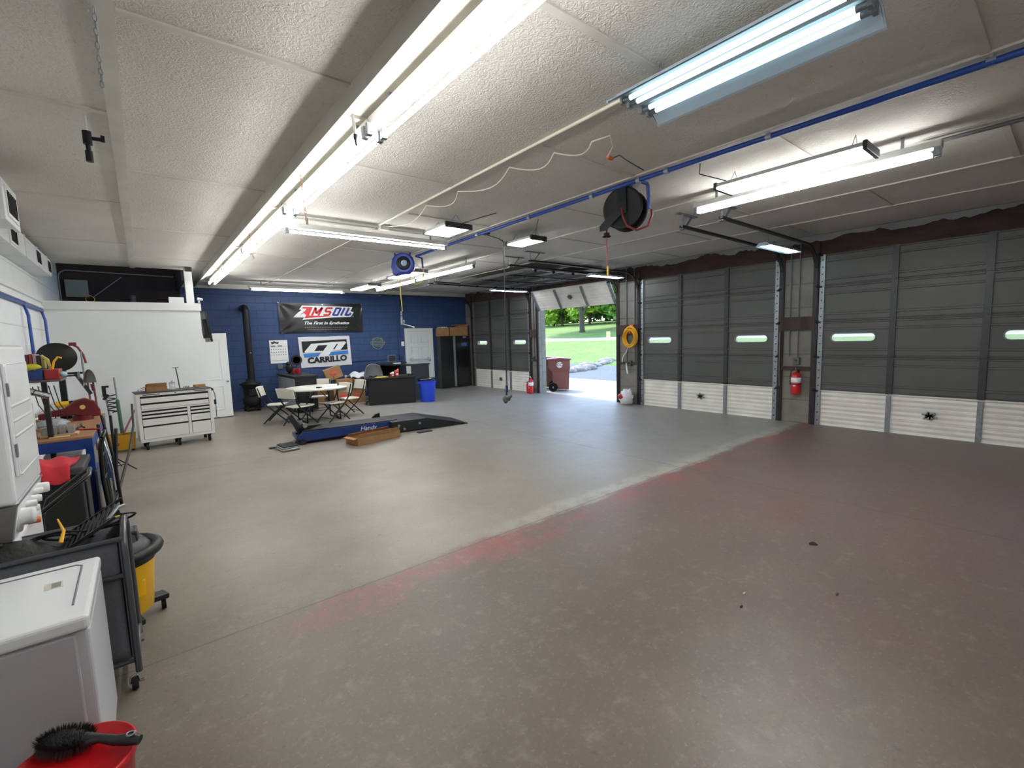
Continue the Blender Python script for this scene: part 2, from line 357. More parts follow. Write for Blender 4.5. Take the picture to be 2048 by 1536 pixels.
mb = MB(); mb.box(XL, XL+.03, 7.0, 10.6, 2.40, 2.46); mb.box(XL, XL+.03, 5.0, 10.6, 2.30, 2.335); trim(mb, WHITE)
# ================================================================== GARAGE DOORS
DOORM = NT('grey_insulated_door', .45); nn = DOORM.noise(1.3, 5, rough=.6); fn_ = DOORM.noise(50, 2, vec=DOORM.map((1, .05, 1)))
DOORM.color(DOORM.mix(DOORM.ramp(nn, .3, .7), hexc('#4d4f4d'), hexc('#5a5c5a'))); DOORM.bump(fn_, .15, .003); DOORM = DOORM.M
RIBW = mat('white_ribbed_door_steel', '#edebe3', .45, var=.15, scale=3)
STILE = mat('door_stile_steel', '#3f4347', .4, .4, var=.2, scale=15)
ZS = [.004, .585, 1.14, 1.71, 2.28, 2.78]
LIT = mat('window_glazing', '#eef4f4', .15, alpha=.25)
def section(y0, y1, z0, z1, white, wins=(), X=8.66):
    """one door panel, built in wall coordinates: inside face towards -X, with ribs"""
    mb = MB(); h = z1-z0
    if white:
        prof = []; n = 16
        for i in range(n+1):
            q = i/n; deep = .012 if (i % 4 in (1, 2)) else 0
            prof.append((X+.004+(.008 if i % 2 else 0), z0+h*q))
        for i in range(n):
            (xa, za), (xb, zb) = prof[i], prof[i+1]; mb.add([(xa, y0, za), (xa, y1, za), (xb, y1, zb), (xb, y0, zb)], [(0, 1, 2, 3)[::-1]])
        for zz in (z0+h*.33, z0+h*.66): mb.box(X+.0, X+.012, y0, y1, zz-.004, zz+.004)
        mb.box(X-.012, X+.03, y0, y1, z1-.02, z1-.004); mb.box(X+.014, X+.03, y0, y1, z0, z1)
    else:
        segs = [(y0, y1)]
        if wins:
            zc = (z0+z1)/2+.02; w0, w1 = zc-.06, zc+.06
            cuts = []
            cur = y0
            for a, b in sorted(wins): cuts.append((cur, a)); cur = b
            cuts.append((cur, y1))
            mb.box(X, X+.04, y0, y1, z0, w0); mb.box(X, X+.04, y0, y1, w1, z1)
            for a, b in cuts: mb.box(X, X+.04, a, b, w0, w1)
            for a, b in wins:       # rounded ends of the slot
                r = .06
                for cx, sg in ((a, 1), (b, -1)):
                    for sz in (1, -1):
                        pts = [(0, 0)]+[(r-r*cos(R(t)), r-r*sin(R(t))) for t in range(0, 91, 15)][::-1]
                        poly = [(cx+sg*p, (zc+sz*(.06-q))) for p, q in pts]
                        if sg*sz < 0: poly = poly[::-1]
                        mb.prism(poly, lambda u, v_, h_: (h_, u, v_), X, X+.04)
        else: mb.box(X, X+.04, y0, y1, z0, z1)
        for za, zb, dd in ((.74, .80, .014), (.17, .235, .018), (.935, .985, .022), (.02, .05, .010)):
            za, zb = z0+h*za, z0+h*zb; mb.prism([(X, za), (X-dd, za+.006), (X-dd, zb-.006), (X, zb)], lambda u, v_, h_: (u, h_, v_), y0, y1)
        mb.cur = 1; mb.box(X-.0015, X+.001, y0, y1, z1-.007, z1); mb.cur = 0
    return mb
def door_parts(y0, y1, M=None, root=None, secs=range(5), win=True):
    W = y1-y0; s1, s2 = y0+W*.325, y0+W*.665
    wins = [(y0+W*.065, y0+W*.265), (y0+W*.735, y0+W*.935)]
    out = []
    for i in secs:
        z0, z1 = ZS[i], ZS[i+1]
        T = (M(i) if M else Matrix.Identity(4))
        p = build('door_section', section(y0, y1, z0, z1, i == 0, wins if (i == 2 and win) else ()).xform(T), (RIBW if i == 0 else [DOORM, BLACK]), root, label='white ribbed bottom section' if i == 0 else None)
        mb = MB()
        for sy, wd in ((s1, .075), (s2, .075)):
            if i == 0: mb.box(8.625, 8.66, sy-wd*.35, sy+wd*.35, z0, z1-.03); 
            else: mb.box(8.632, 8.66, sy-wd/2, sy+wd/2, z0, z1-.004); mb.box(8.615, 8.66, sy-.012, sy+.012, z0, z0+.03)
        build('stile', mb.xform(T), GALV if i == 0 else STILE, p)
        for e0, e1 in ((y0, y0+.07), (y1-.07, y1)):
            mb = MB(); mb.box(8.635, 8.66, e0, e1, z0, z1-.006)
            for k_ in range(4):
                zz = z0+(k_+.6)*(z1-z0)/4.4; mb.cur = 1; mb.cyl((8.6345, (e0+e1)/2, zz), (8.636, (e0+e1)/2, zz), .012, n=8); mb.cur = 0
            build('end_stile', mb.xform(T), [GALV, BLACK], p)
            mb = MB(); ex = y0-.02 if e0 == y0 else y1+.02
            mb.cyl((8.61, ex-.03, z1), (8.61, ex+.03, z1), .012, n=8); mb.cyl((8.61, ex-.012, z1), (8.61, ex+.012, z1), .024, n=10); mb.box(8.615, 8.66, min(ex, (e0+e1)/2), max(ex, (e0+e1)/2), z1-.03, z1-.005)
            build('roller', mb.xform(T), DARKM, p)
        if i == 0:
            mb = MB(); cy = (y0+y1)/2
            mb.cyl((8.63, cy, .31), (8.66, cy, .31), .05, n=14)
            for t in range(6): mb.bar((8.64, cy, .31), (8.64, cy+.085*cos(t*1.05+.3), .31+.065*sin(t*1.05+.3)), .02, .02, up=(1, 0, 0))
            build('lock_handle', mb.xform(T), GALV, p)
        if i == 2 and win:
            for a, b in wins:
                zc = (z0+z1)/2+.02; mb = MB(); mb.prism(rrect(a, b, zc-.06, zc+.06, .058), lambda u, v_, h_: (h_, u, v_), 8.685, 8.69)
                build('window_pane', mb.xform(T), LIT, p)
                mb = MB(); mb.tube([(8.655, u, v_) for u, v_ in rrect(a-.004, b+.004, zc-.064, zc+.064, .06, 5)], .009, 6, closed=True); build('window_gasket', mb.xform(T), mat('grey_gasket', '#8b8f90', .6), p)
dn = 0
for i, (y0, y1) in enumerate(doors):
    root = bpy.data.objects.new('door_%d' % (i+1), None); COL.objects.link(root); root['kind'] = 'structure'
    if i == 1:
        # raised door: four sections flat under the ceiling, the white one hanging tilted
        def M_(j, y0=y0):
            if j == 0:      # tilted bottom section: bottom edge at wall (z 2.33), leaning in at the top
                return Matrix.Translation((8.66, 0, 2.32)) @ Matrix.Rotation(R(-30), 4, 'Y') @ Matrix.Translation((-8.66, 0, -.02))
            # section j spans z ZS[j]..ZS[j+1] -> x from 8.30 inward
            s0 = ZS[j]-ZS[1]
            return Matrix.Translation((8.31-s0, 0, 2.93)) @ Matrix.Rotation(R(-90), 4, 'Y') @ Matrix.Translation((-8.66, 0, -ZS[j]))
        door_parts(y0, y1, M_, root)
    else: door_parts(y0, y1, None, root, secs=range(5))
# tracks
def track(y, label):
    t = thing('door_track', label, 'garage door track', (8.6, y, 0), group=None)
    pts = [(8.61, y, .02), (8.61, y, 2.45)]+[(8.61-.45*(1-cos(R(a))), y, 2.45+.45*sin(R(a))) for a in range(15, 91, 15)]
    P = pts+[(5.45, y, 2.93)]
    mb = MB()
    for i in range(len(P)-1):
        a, b = Vector(P[i]), Vector(P[i+1]); d = (b-a).normalized(); nrm = d.cross(Vector((0, 1, 0)))
        mb.bar(a-d*.004, b+d*.004, .05, .004, up=nrm); 
        for s_ in (-1, 1): mb.bar(a+Vector((0, s_*.024, 0))-nrm*.012-d*.004, b+Vector((0, s_*.024, 0))-nrm*.012+d*.004, .003, .026, up=nrm)
    build('track_rail', mb, mat('painted_track_steel', '#3a3c40', .4, .6, var=.3), t, world=True)
    mb = MB()
    mb.bar((5.47, y, 2.93), (5.47, y, ZC), .035, .004, up=(1, 0, 0)); mb.bar((5.55, y, 2.94), (5.7, y-.0, ZC-.005), .035, .004, up=(1, 0, 0)); mb.bar((5.35, y, ZC-.01), (5.8, y, ZC-.01), .05, .012); mb.box(5.44, 5.5, y-.03, y+.03, 2.90, 2.915)
    build('hanger_bracket', mb, GALV, t, world=True)
    return t
names = ['first (farthest)', 'open', 'third', 'nearest']
lab = {(0, 1): 'the farthest garage door, in the corner at the navy wall', (0, 0): 'the farthest garage door, on the side toward the open doorway',
       (1, 1): 'the open garage door, left of the doorway', (1, 0): 'the open garage door, beside the yellow hose coil',
       (2, 1): 'the middle closed door, on the yellow hose coil side', (2, 0): 'the middle closed door, on the hanging extinguisher side',
       (3, 1): 'the nearest garage door, right of the hanging extinguisher'}
for i, (y0, y1) in enumerate(doors[:4]):
    for j, yy in ((1, y1+.045), (0, y0-.045)):
        if (i, j) in lab: track(yy, 'dark steel track of '+lab[(i, j)])
# pipes up the pilasters
def wpipe(pts, r, m, label, cat='conduit', name='conduit', fit=()):
    if not fit: mb = MB(); mb.tube(pts, r, 8); return solo(name, mb, m, label, cat)
    t = thing(name, label, cat, pts[0]); mb = MB(); mb.tube(pts, r, 8); build('pipe', mb, m, t, world=True)
    for p, q in fit: mb = MB(); mb.cyl(p, q, r*1.35, n=10); build('coupling', mb, GALV, t, world=True)
    return t
XP = XW-.02
CON = mat('grey_conduit', '#6f7274', .5, .4)
wpipe([(XP, 3.12, 1.14), (XP, 3.12, 3.08)], .012, CON, 'grey conduit running up the pilaster to the left of the pair above the hanging extinguisher')
wpipe([(XP, 2.99, 1.12), (XP, 2.99, 3.08)], .010, CON, 'thin grey conduit running down into the grey switch box above the hanging extinguisher')
wpipe([(XP-.04, 3.24, .62), (XP-.04, 3.25, .9), (XP-.05, 3.25, 1.5), (XP-.04, 3.25, 1.55)], .009, CON, 'short bent grey rod on the timber left of the hanging extinguisher', 'rod', 'steel_rod')
wpipe([(XP, 6.5, .95), (XP, 6.5, 3.05)], .014, CON, 'grey conduit on the concrete pilaster behind the yellow hose coil')
wpipe([(XP, 6.28, .9), (XP, 6.28, 3.05)], .014, CON, 'grey conduit on the concrete pilaster right of the yellow hose coil')
wpipe([(XP, 9.68, .9), (XP, 9.68, 3.05)], .014, CON, 'grey conduit above the floor-standing fire extinguishers')
def switchbox(name, y, z, label):
    t = thing(name, label, 'switch box', (XW-.04, y, z)); mb = MB(); mb.box(-.03, .03, -.05, .05, -.06, .06); build('enclosure', mb, mat('grey_box_steel', '#5c5f60', .5, .5), t, bevel=.005)
    mb = MB(); mb.cyl((-.045, 0, .01), (-.03, 0, .01), .016, n=12); build('switch_knob', mb, BLACK, t)
switchbox('switch_box', 2.99, 1.06, 'small grey switch box above the hanging fire extinguisher')
switchbox('switch_box', 9.69, .98, 'small grey switch box above the floor-standing fire extinguishers')
switchbox('switch_box', 6.40, .93, 'small grey switch box under the yellow hose coil')
# ================================================================== FIRE EXTINGUISHERS
def extinguisher(loc, label, h=.42, r=.072, rz=0, hang=False, plain=False):
    t = thing('fire_extinguisher', label, 'fire extinguisher', loc, rz)
    mb = MB(); mb.lathe([(r*.75, 0), (r*.98, .012), (r, .03), (r, h*.78), (r*.85, h*.86), (r*.42, h*.92), (.018, h*.93), (.018, h)], n=20); build('cylinder', mb, mat('extinguisher_red', '#c01820', .3, coat=.3), t)
    mb = MB(); mb.cyl((0, 0, h), (0, 0, h+.035), .016, n=10); mb.bar((-.02, 0, h+.035), (-.12, 0, h+.075), .02, .006); mb.bar((-.02, 0, h+.03), (-.11, 0, h+.0), .02, .006); build('valve_handle', mb, CHROME, t)
    mb = MB(); mb.tube([(0, r*.2, h+.02), (0, r*1.0, h), (0, r*1.18, h*.8), (0, r*1.15, h*.4)], .009, 6); build('hose', mb, BLACK, t)
    if not plain:
        mb = MB(); mb.lathe([(r*1.005, h*.5), (r*1.012, h*.5), (r*1.012, h*.72), (r*1.005, h*.72)], n=20); build('label_band', mb, PAPER, t, label='white instruction label')
        mb = MB(); mb.prism([(-.028, 0), (0, -.014), (.028, 0), (0, .014)], lambda u, v, q: (-r*1.0-q, u, h*.38+v), 0, .002); build('emblem', mb, PAPER, t, label='white diamond emblem')
    if hang: mb = MB(); mb.box(r*.9, r*1.25, -.02, .02, h*.3, h*1.02); mb.tube([(r*1.05, 0, h*.45)]+[(r*1.05*cos(R(a)), r*1.05*sin(R(a)), h*.45) for a in range(0, 361, 30)], .004, 4); build('wall_bracket', mb, DARKM, t)
    return t
extinguisher((8.53, 2.96, .50), 'red fire extinguisher hung on the pilaster between the two near garage doors', .40, .075, hang=True)
extinguisher((8.42, 9.62, 0), 'taller red fire extinguisher with white label standing on the floor left of the open doorway', .45, .07)
extinguisher((8.47, 9.79, 0), 'shorter plain red fire extinguisher on the floor, left of the taller one', .30, .055, plain=True)
# ================================================================== YELLOW HOSE COIL + BAG
mb = MB(); rn = random.Random(5); pts = []
for i in range(24*9):
    a = 2*pi*i/24; kx = i/24; r = .15+.03*sin(kx*2.3); pts.append((8.5+.02*sin(kx*4)+.01*kx*.5, 6.33+r*cos(a)+.012*sin(kx*3), 1.52+r*1.25*sin(a)+.02*cos(kx*2)))
mb.tube(pts, .011, 6)
hc = thing('hose_coil', 'yellow air hose coil hung on the post right of the open doorway', 'hose', (8.55, 6.33, 1.3)); build('coiled_hose', mb, YEL, hc, world=True)
mb = MB(); mb.bar((8.5, 6.33, 1.60), (8.6, 6.33, 1.78), .03, .02); mb.box(8.57, 8.61, 6.28, 6.38, 1.6, 1.8); build('hanging_hook', mb, ORANGE, hc, world=True)
mb = MB(); mb.tube([(8.54, 6.4, 1.33), (8.52, 6.42, 1.2), (8.5, 6.5, 1.1), (8.52, 6.55, .95)], .008, 6); mb.tube([(8.54, 6.45, .95), (8.53, 6.42, .8), (8.53, 6.4, .7)], [.008, .022, .02], 8); solo('spray_gun', mb, PAPER, 'white air gun hanging on a cord below the yellow hose coil', 'air gun')
def blob(name, c, rx, ry, rz, m, label, cat, jit=.12, parent=None, flat=True):
    mb = MB(); mb.ell((c[0], c[1], c[2]+rz), rx, ry, rz, 18, 12, jit)
    for i, v in enumerate(mb.v):
        if v.z < c[2]+rz*.25: v.z = c[2]+max(0, (v.z-c[2])*.3)
    if parent is not None: return build(name, mb, m, parent, world=True)
    return solo(name, mb, m, label, cat)
tb = thing('plastic_bag', 'white plastic bag with a red object inside, on the floor below the yellow hose coil', 'bag', (8.45, 6.38, 0))
blob('bag_body', (8.45, 6.38, 0), .12, .17, .17, BAGW, '', '', .2, tb); mb = MB(); mb.ell((8.44, 6.28, .30), .05, .05, .07, 8, 6, .3); build('bag_handles', mb, BAGW, tb, world=True); mb = MB(); mb.ell((8.34, 6.46, .19), .05, .07, .06); build('red_contents', mb, RED, tb, world=True)
# ================================================================== LIGHTS
def strip(name, loc, L, axis, label, ntube=1, w=.1, group=None, m=TUBEM, chain=0, tubes_sep=.07, dangle=0, end='white'):
    """fluorescent strip; local x is its length"""
    t = thing(name, label, 'ceiling light', loc, 0 if axis == 'x' else pi/2, group)
    w = .085 if ntube > 1 else .08; mb = MB(); mb.box(-L/2, L/2, -w/2, w/2, 0, .055)
    build('housing', mb, FIXW, t, bevel=.006)
    for s_ in (-1, 1): mb = MB(); mb.box(s_*L*.38-.01, s_*L*.38+.01, -.01, .01, .05, ZC-loc[2]); build('hanger', mb, GALV, t)
    ys = [0] if ntube == 1 else [tubes_sep*(i-(ntube-1)/2) for i in range(ntube)]
    for yy in ys:
        mb = MB(); mb.cyl((-L/2+.06, yy, -.04), (L/2-.06, yy, -.04), .0155, n=10); build('tube', mb, m, t)
        for s_ in (-1, 1):
            mb = MB(); mb.box(s_*(L/2-.045), s_*(L/2-.008), yy-.017, yy+.017, -.06, .01); build('socket', mb, GALV, t)
    return t
def chainmb(a, b, r=.008, link=.035):
    a = Vector(a); b = Vector(b); d = b-a; n = max(1, int(d.length/(link*.75))); mb = MB(); u = d.normalized(); s1 = u.cross(Vector((.3, 1, .1))).normalized(); s2 = u.cross(s1)
    for i in range(n):
        c = a+d*((i+.5)/n); q = s1 if i % 2 else s2
        mb.tube([c+u*link*.5*cos(R(k_))+q*r*sin(R(k_)) for k_ in range(0, 360, 45)], .0022, 4, closed=True)
    return mb
joints = [-1.32, .78, 2.86, 4.96, 7.36, 9.35, 11.42]
pos = ['directly overhead, cut by the top edge of the photo', 'of the long row, nearest the white pipe drop', 'of the long row, starting at the white pipe drop', 'of the long row, starting at the farther rusty chain', 'of the long row, last but one before the navy wall', 'of the long row, ending at the navy wall']
for i in range(6):
    a, b = joints[i], joints[i+1]
    strip('strip_light', (1.255, (a+b)/2, 2.94), b-a-.015, 'y', 'twin-tube strip light '+pos[i], 2, .11, 'twin-tube lights in the long row along the beam', tubes_sep=.095)
for (yy, z0, xx, lb) in ((4.15, 2.86, 1.15, 'rusty chain hanging beside the row of twin-tube lights, nearer the camera'), (6.6, 2.87, 1.17, 'rusty chain hanging beside the row of twin-tube lights, farther from the camera')):
    tag(build('hanging_chain', chainmb((xx, yy, 3.03), (xx+.03, yy+.02, 2.62 if yy < 5 else 2.7)), mat('rusty_chain', '#8a5a3c', .6, .6), loc=None), lb, 'chain')
tag(build('hanging_chain', chainmb((-.03, 2.74, 3.08), (-.035, 3.0, 2.86)), GALV), 'grey chain loop hanging from the ceiling batten at the top left', 'chain')
strip('strip_light', (2.475, 5.83, 2.95), 2.16, 'x', 'white single-tube strip light running crosswise above the blue hose reel', 1, .15)
strip('strip_light', (3.15, 12.15, 2.93), 2.2, 'x', 'white single-tube strip light running along the top of the navy wall', 1, .12)
strip('strip_light', (4.85, 10.4, 2.94), 2.2, 'y', 'white strip light near the navy wall, farther one of the pair in line', 1, .12)
strip('strip_light', (4.82, 8.1, 2.94), 2.25, 'y', 'white strip light in line with another, ending over the raised garage door', 1, .12)
strip('strip_light', (4.86, 1.74, 2.95), 2.0, 'y', 'long twin-tube strip light beside the bright six-tube fixture at the right', 2, .12, tubes_sep=.05)
def highbay(loc, L, W, label, n=6, m=LEDM, legs=True, ang=pi/2):
    t = thing('high_bay_light', label, 'ceiling light', loc, ang)
    mb = MB(); mb.box(-L/2, L/2, -W/2, W/2, .012, .03); mb.box(-L*.2, L*.2, -W*.15, W*.15, .03, .07)
    for s_ in (-1, 1): mb.bar((-L/2, s_*W/2, .02), (L/2, s_*W/2, .02), .012, .03)
    build('housing', mb, FIXW, t, bevel=.004)
    for s_ in (-1, 1):
        mb = MB(); mb.box(s_*L/2, s_*(L/2+.03), -W/2-.01, W/2+.01, -.02, .045); build('end_cap', mb, GRYPL, t, bevel=.006)
    for i in range(n):
        yy = W*((i+.5)/n-.5); mb = MB(); mb.box(-L/2+.01, L/2-.01, yy-W/n*.36, yy+W/n*.36, -.012, .012); build('lamp_strip', mb, m, t, bevel=.006)
    for sx_ in (-1, 1):
        mb = MB(); mb.tube([(sx_*L*.42, -W*.3, .03), (sx_*L*.42, 0, .15), (sx_*L*.42, W*.3, .03)], .003, 5); build('hanging_wire', mb, GALV, t)
    return t
highbay((3.09, 5.03, 2.95), .50, .36, 'square four-strip light hanging near the crosswise strip light', 4)
highbay((4.37, 5.02, 2.94), .50, .28, 'small four-strip light above the hanging black cord', 4)
highbay((4.43, 11.2, 2.93), 1.2, .30, 'bright light farthest back near the navy wall', 4)
highbay((4.40, 8.85, 2.95), 1.2, .30, 'bright light behind the blue hose reel', 4)
highbay((4.42, 1.64, 2.93), 1.1, .32, 'bright six-strip light with dark end caps at the right, above the garage door track', 6)
# four-tube overhead fixture with reflector
t = thing('shop_light', 'large cool-white four-tube fixture with winged reflector overhead at the top of the photo', 'ceiling light', (2.385, 1.17, 2.93), pi/2)
L, W = 1.12, .5
prof = [(-W/2, -.035), (-W/2+.015, -.03), (-.165, .03), (-.13, .035), (-.03, .035), (-.015, .012), (.015, .012), (.03, .035), (.13, .035), (.165, .03), (W/2-.015, -.03), (W/2, -.035)]
mb = MB(); n = len(prof)
for xx0, xx1 in ((-L/2, L/2),):
    A = [(xx0, y_, z_) for y_, z_ in prof]; B = [(xx1, y_, z_) for y_, z_ in prof]; mb.add(A+B, [(i, n+i, n+i+1, i+1) for i in range(n-1)])
    A = [(xx0, y_, z_+.006) for y_, z_ in prof]; B = [(xx1, y_, z_+.006) for y_, z_ in prof]; mb.add(A+B, [(i, i+1, n+i+1, n+i) for i in range(n-1)])
build('reflector', mb, REFL, t)
for s_ in (-1, 1):
    mb = MB(); mb.prism([(y_, z_) for y_, z_ in prof]+[(W/2, -.02), (.12, .05), (-.12, .05), (-W/2, -.02)], lambda u, v, q: (q, u, v), s_*L/2, s_*(L/2+.006)); build('end_plate', mb, REFL, t)
for yy in (-.125, -.06, .06, .125):
    zz = .005
    mb = MB(); mb.cyl((-L/2+.06, yy, zz), (L/2-.06, yy, zz), .014, n=12); build('tube', mb, TUBEB, t)
    for s_ in (-1, 1):
        mb = MB(); mb.cyl((s_*(L/2-.06), yy, zz), (s_*(L/2-.02), yy, zz), .0155, n=10); mb.box(s_*(L/2-.02), s_*(L/2-.002), yy-.018, yy+.018, zz-.02, zz+.05); build('socket', mb, GALV, t)
mb = MB(); mb.box(-L/2+.1, L/2-.1, -.06, .06, .04, .09); build('ballast_housing', mb, FIXW, t)
for s_ in (-1, 1): mb = MB(); mb.tube([(s_*.4, 0, .09), (s_*.4, 0, .17)], .004, 5); build('hanging_wire', mb, GALV, t)
# small shop lights hung between tracks
def smallshop(loc, label, L=1.15, m=TUBEC, rz=0):
    t = thing('shop_light', label, 'ceiling light', loc, rz)
    mb = MB(); pr = [(-.11, -.02), (-.05, .03), (.05, .03), (.11, -.02)]
    mb.add([(-L/2, a_, b_) for a_, b_ in pr]+[(L/2, a_, b_) for a_, b_ in pr], [(i, 4+i, 5+i, i+1) for i in range(3)]); mb.add([(-L/2, a_, b_+.005) for a_, b_ in pr]+[(L/2, a_, b_+.005) for a_, b_ in pr], [(i, i+1, 5+i, 4+i) for i in range(3)])
    for s_ in (-1, 1): mb.prism(pr, lambda u, v, q: (q, u, v), s_*L/2, s_*(L/2+.005))
    build('reflector', mb, REFL, t)
    for yy in (-.045, .045): mb = MB(); mb.cyl((-L/2+.03, yy, -.005), (L/2-.03, yy, -.005), .013, n=10); build('tube', mb, m, t)
    for s_ in (-1, 1): mb = MB(); mb.tube([(s_*L*.35, 0, .03), (s_*L*.35, 0, .25)], .003, 5); build('hanging_wire', mb, GALV, t)
    return t
smallshop((7.75, 2.98, 2.84), 'cool-white twin-tube light above the hanging fire extinguisher')
smallshop((7.85, 6.45, 2.84), 'bright small light above the yellow hose coil', m=LEDM, L=1.0)
smallshop((7.75, 9.65, 2.84), 'small bright light left of the raised garage door', m=TUBEM)
# ================================================================== PIPES ON CEILING
t = thing('air_pipe', 'blue air pipe running the length of the ceiling', 'pipe', (3.8, 0, ZC-.05))
mb = MB(); mb.tube([(3.80, -3, ZC-.045), (3.80, 1, ZC-.05), (3.81, 2.7, ZC-.04), (3.82, 6.3, ZC-.045), (3.83, 7.3, ZC-.05)], .02, 10); build('pipe', mb, BLUEP, t, world=True)
for yy in (-1, .4, 1.56, 2.42, 2.72, 3.3, 4.3, 5.4, 6.6): mb = MB(); mb.cyl((3.805, yy-.02, ZC-.045), (3.805, yy+.02, ZC-.045), .026, n=10); mb.box(3.79, 3.82, yy-.008, yy+.008, ZC-.03, ZC-.014); build('pipe_clip', mb, mat('silver_clip', '#9fa8b4', .4, .4), t, world=True)
mb = MB(); mb.tube([(3.81, 2.72, ZC-.045), (3.94, 2.72, ZC-.05), (3.955, 2.72, ZC-.07), (3.97, 2.72, 2.82)], .017, 8); build('drop_pipe', mb, BLUEP, t, world=True)
mb = MB(); mb.tube([(3.83, 7.3, ZC-.05), (3.95, 7.32, ZC-.07), (3.96, 7.32, 2.86)], .016, 8); build('drop_pipe', mb, BLUEP, t, world=True)
t = thing('air_pipe', 'blue air pipe along the white block wall with two drops', 'pipe', (XL+.03, 8, 2.26))
mb = MB(); mb.tube([(XL+.03, 5.5, 2.27), (XL+.03, 10.4, 2.25)], .021, 8); build('pipe', mb, BLUEP, t, world=True)
for yy, zb in ((8.9, 1.3), (10.28, 1.3)): mb = MB(); mb.tube([(XL+.03, yy, 2.25), (XL+.06, yy-.02, 2.1), (XL+.06, yy-.03, zb)], .018, 8); build('drop_pipe', mb, BLUEP, t, world=True)
for yy in (6.5, 8.9, 10.28): mb = MB(); mb.cyl((XL+.03, yy-.03, 2.26), (XL+.03, yy+.03, 2.26), .028, n=8); build('fitting', mb, GALV, t, world=True)
# cream cable swagging from the batten at X 2.55, plug
mb = MB(); sw = [(2.56, 5.75), (2.57, 4.6), (2.6, 4.0), (2.62, 3.2), (2.72, 2.75), (2.74, 2.35)]
pts = []
for (xa, ya), (xb, yb) in zip(sw[:-1], sw[1:]):
    for i in range(8): q = i/8; pts.append((xa+(xb-xa)*q+.10*sin(pi*q), ya+(yb-ya)*q, ZC-.02-.05*sin(pi*q)))
pts += [(2.8, 2.25, 3.06), (2.9, 2.3, 3.02), (2.98, 2.42, 3.0)]
mb.tube(pts, .0065, 6); cb = thing('extension_cord', 'cream cord looping along the ceiling batten to an orange plug', 'cord', (2.6, 4, 3.0)); build('cable', mb, CREAM, cb, world=True)
mb = MB(); mb.cyl((2.98, 2.42, 3.0), (3.06, 2.44, 3.01), .016, n=8); build('plug', mb, ORANGE, cb, world=True)
mb = MB(); mb.tube([(3.06, 2.44, 3.01), (3.18, 2.46, 3.07), (3.35, 2.5, 3.07), (3.6, 2.52, 3.05)], .005, 6); build('cable', mb, GRYPL, cb, world=True)
mb = MB(); mb.tube([(2.5, -3, ZC-.012), (2.5, 5.8, ZC-.012)], .013, 6); solo('conduit', mb, CREAM, 'cream conduit beside the batten that carries the looping cord', 'conduit')
mb = MB(); mb.tube([(1.5, 5.72, ZC-.03), (3.7, 5.72, ZC-.03)], .014, 6); mb.box(2.5, 2.62, 5.68, 5.76, ZC-.07, ZC-.01); solo('conduit', mb, FIXW, 'pale conduit and junction box above the crosswise strip light', 'conduit')
mb = MB(); mb.tube([(5.0, -3, ZC-.06), (5.0, .9, ZC-.06)], .016, 6); solo('conduit', mb, CON, 'grey conduit at the far right of the ceiling beyond the long strip light', 'conduit')
for pts, lb in (([(4.42, 2.15, 3.0), (4.15, 2.3, 3.06), (3.98, 2.2, 3.085)], 'black cord from the six-strip light to the blue ceiling pipe'),
                ([(3.15, 4.78, 3.0), (3.3, 4.6, 3.05), (3.42, 4.45, 3.085)], 'black cord at the square four-strip light'),
                ([(4.36, 4.8, 3.0), (4.2, 4.6, 3.05), (4.05, 4.4, 3.085)], 'thin black cord at the small four-strip light above the hanging cord')):
    mb = MB(); mb.tube(pts, .005, 5); solo('power_cord', mb, BLACK, lb, 'cord')
# threaded pipe drops
t = thing('air_drop', 'grey threaded valve fitting hanging from the ceiling at upper left', 'pipe fitting', (-.15, 4.05, 3.05))
mb = MB(); mb.tube([(0, 0, .05), (.0, 0, -.06)], .008, 6); build('pipe', mb, FIXW, t)
mb = MB(); mb.cyl((0, 0, -.05), (0, 0, -.13), .024, n=10); mb.cyl((0, 0, -.13), (0, 0, -.17), .013, n=8); mb.cyl((0, 0, -.17), (0, 0, -.235), .02, n=10); mb.cyl((.01, 0, -.09), (.075, 0, -.085), .012, n=8); mb.bar((.075, 0, -.1), (.075, 0, -.06), .012, .02); build('valve', mb, DARKM, t)
t = thing('air_drop', 'white pipe drop with black nipple beside the painted beam', 'pipe fitting', (1.17, 2.98, 3.03))
mb = MB(); mb.tube([(0, 0, .04), (0, 0, .0), (.01, 0, -.10)], .010, 8); build('pipe', mb, FIXW, t); mb = MB(); mb.cyl((.01, 0, -.10), (.01, 0, -.13), .013, n=8); mb.cyl((.01, 0, -.13), (.012, 0, -.165), .009, n=8); build('nipple', mb, BLACK, t)
# ================================================================== HOSE REELS
t = thing('hose_reel', 'black steel hose reel with red hose hanging from the ceiling', 'hose reel', (3.93, 2.97, 2.62), R(-72))
mb = MB()
for yy in (-.085, .085): mb.lathe([(.0, yy-.004), (.175, yy-.004), (.185, yy-.008), (.20, yy-.004), (.205, yy+.002), (.20, yy+.006), (0, yy+.006)], (0, 0, .24), 32, 'y')
mb.lathe([(.09, -.085), (.09, .085)], (0, 0, .24), 24, 'y'); build('spool', mb, mat('black_powder_coat', '#1b1c1f', .6), t)
mb = MB(); pts = []
for i in range(24*5): a = 2*pi*i/24; pts.append(((.10+.012*i/24)*cos(a), -.06+.12*((i/24*1.7) % 1), .24+(.10+.014*i/24)*sin(a)))
mb.tube(pts, .013, 6); mb.tube([(-.0, -.11, .24), (.02, -.13, .15), (.06, -.13, .05), (.15, -.1, .0), (.24, -.03, .04), (.27, 0, .14), (.265, .0, .2)], .011, 6); mb.tube([(-.2, 0, .08), (-.2, 0, -.08), (-.19, 0, -.3)], .009, 6); build('red_hose', mb, mat('maroon_hose', '#7a1c24', .4), t)
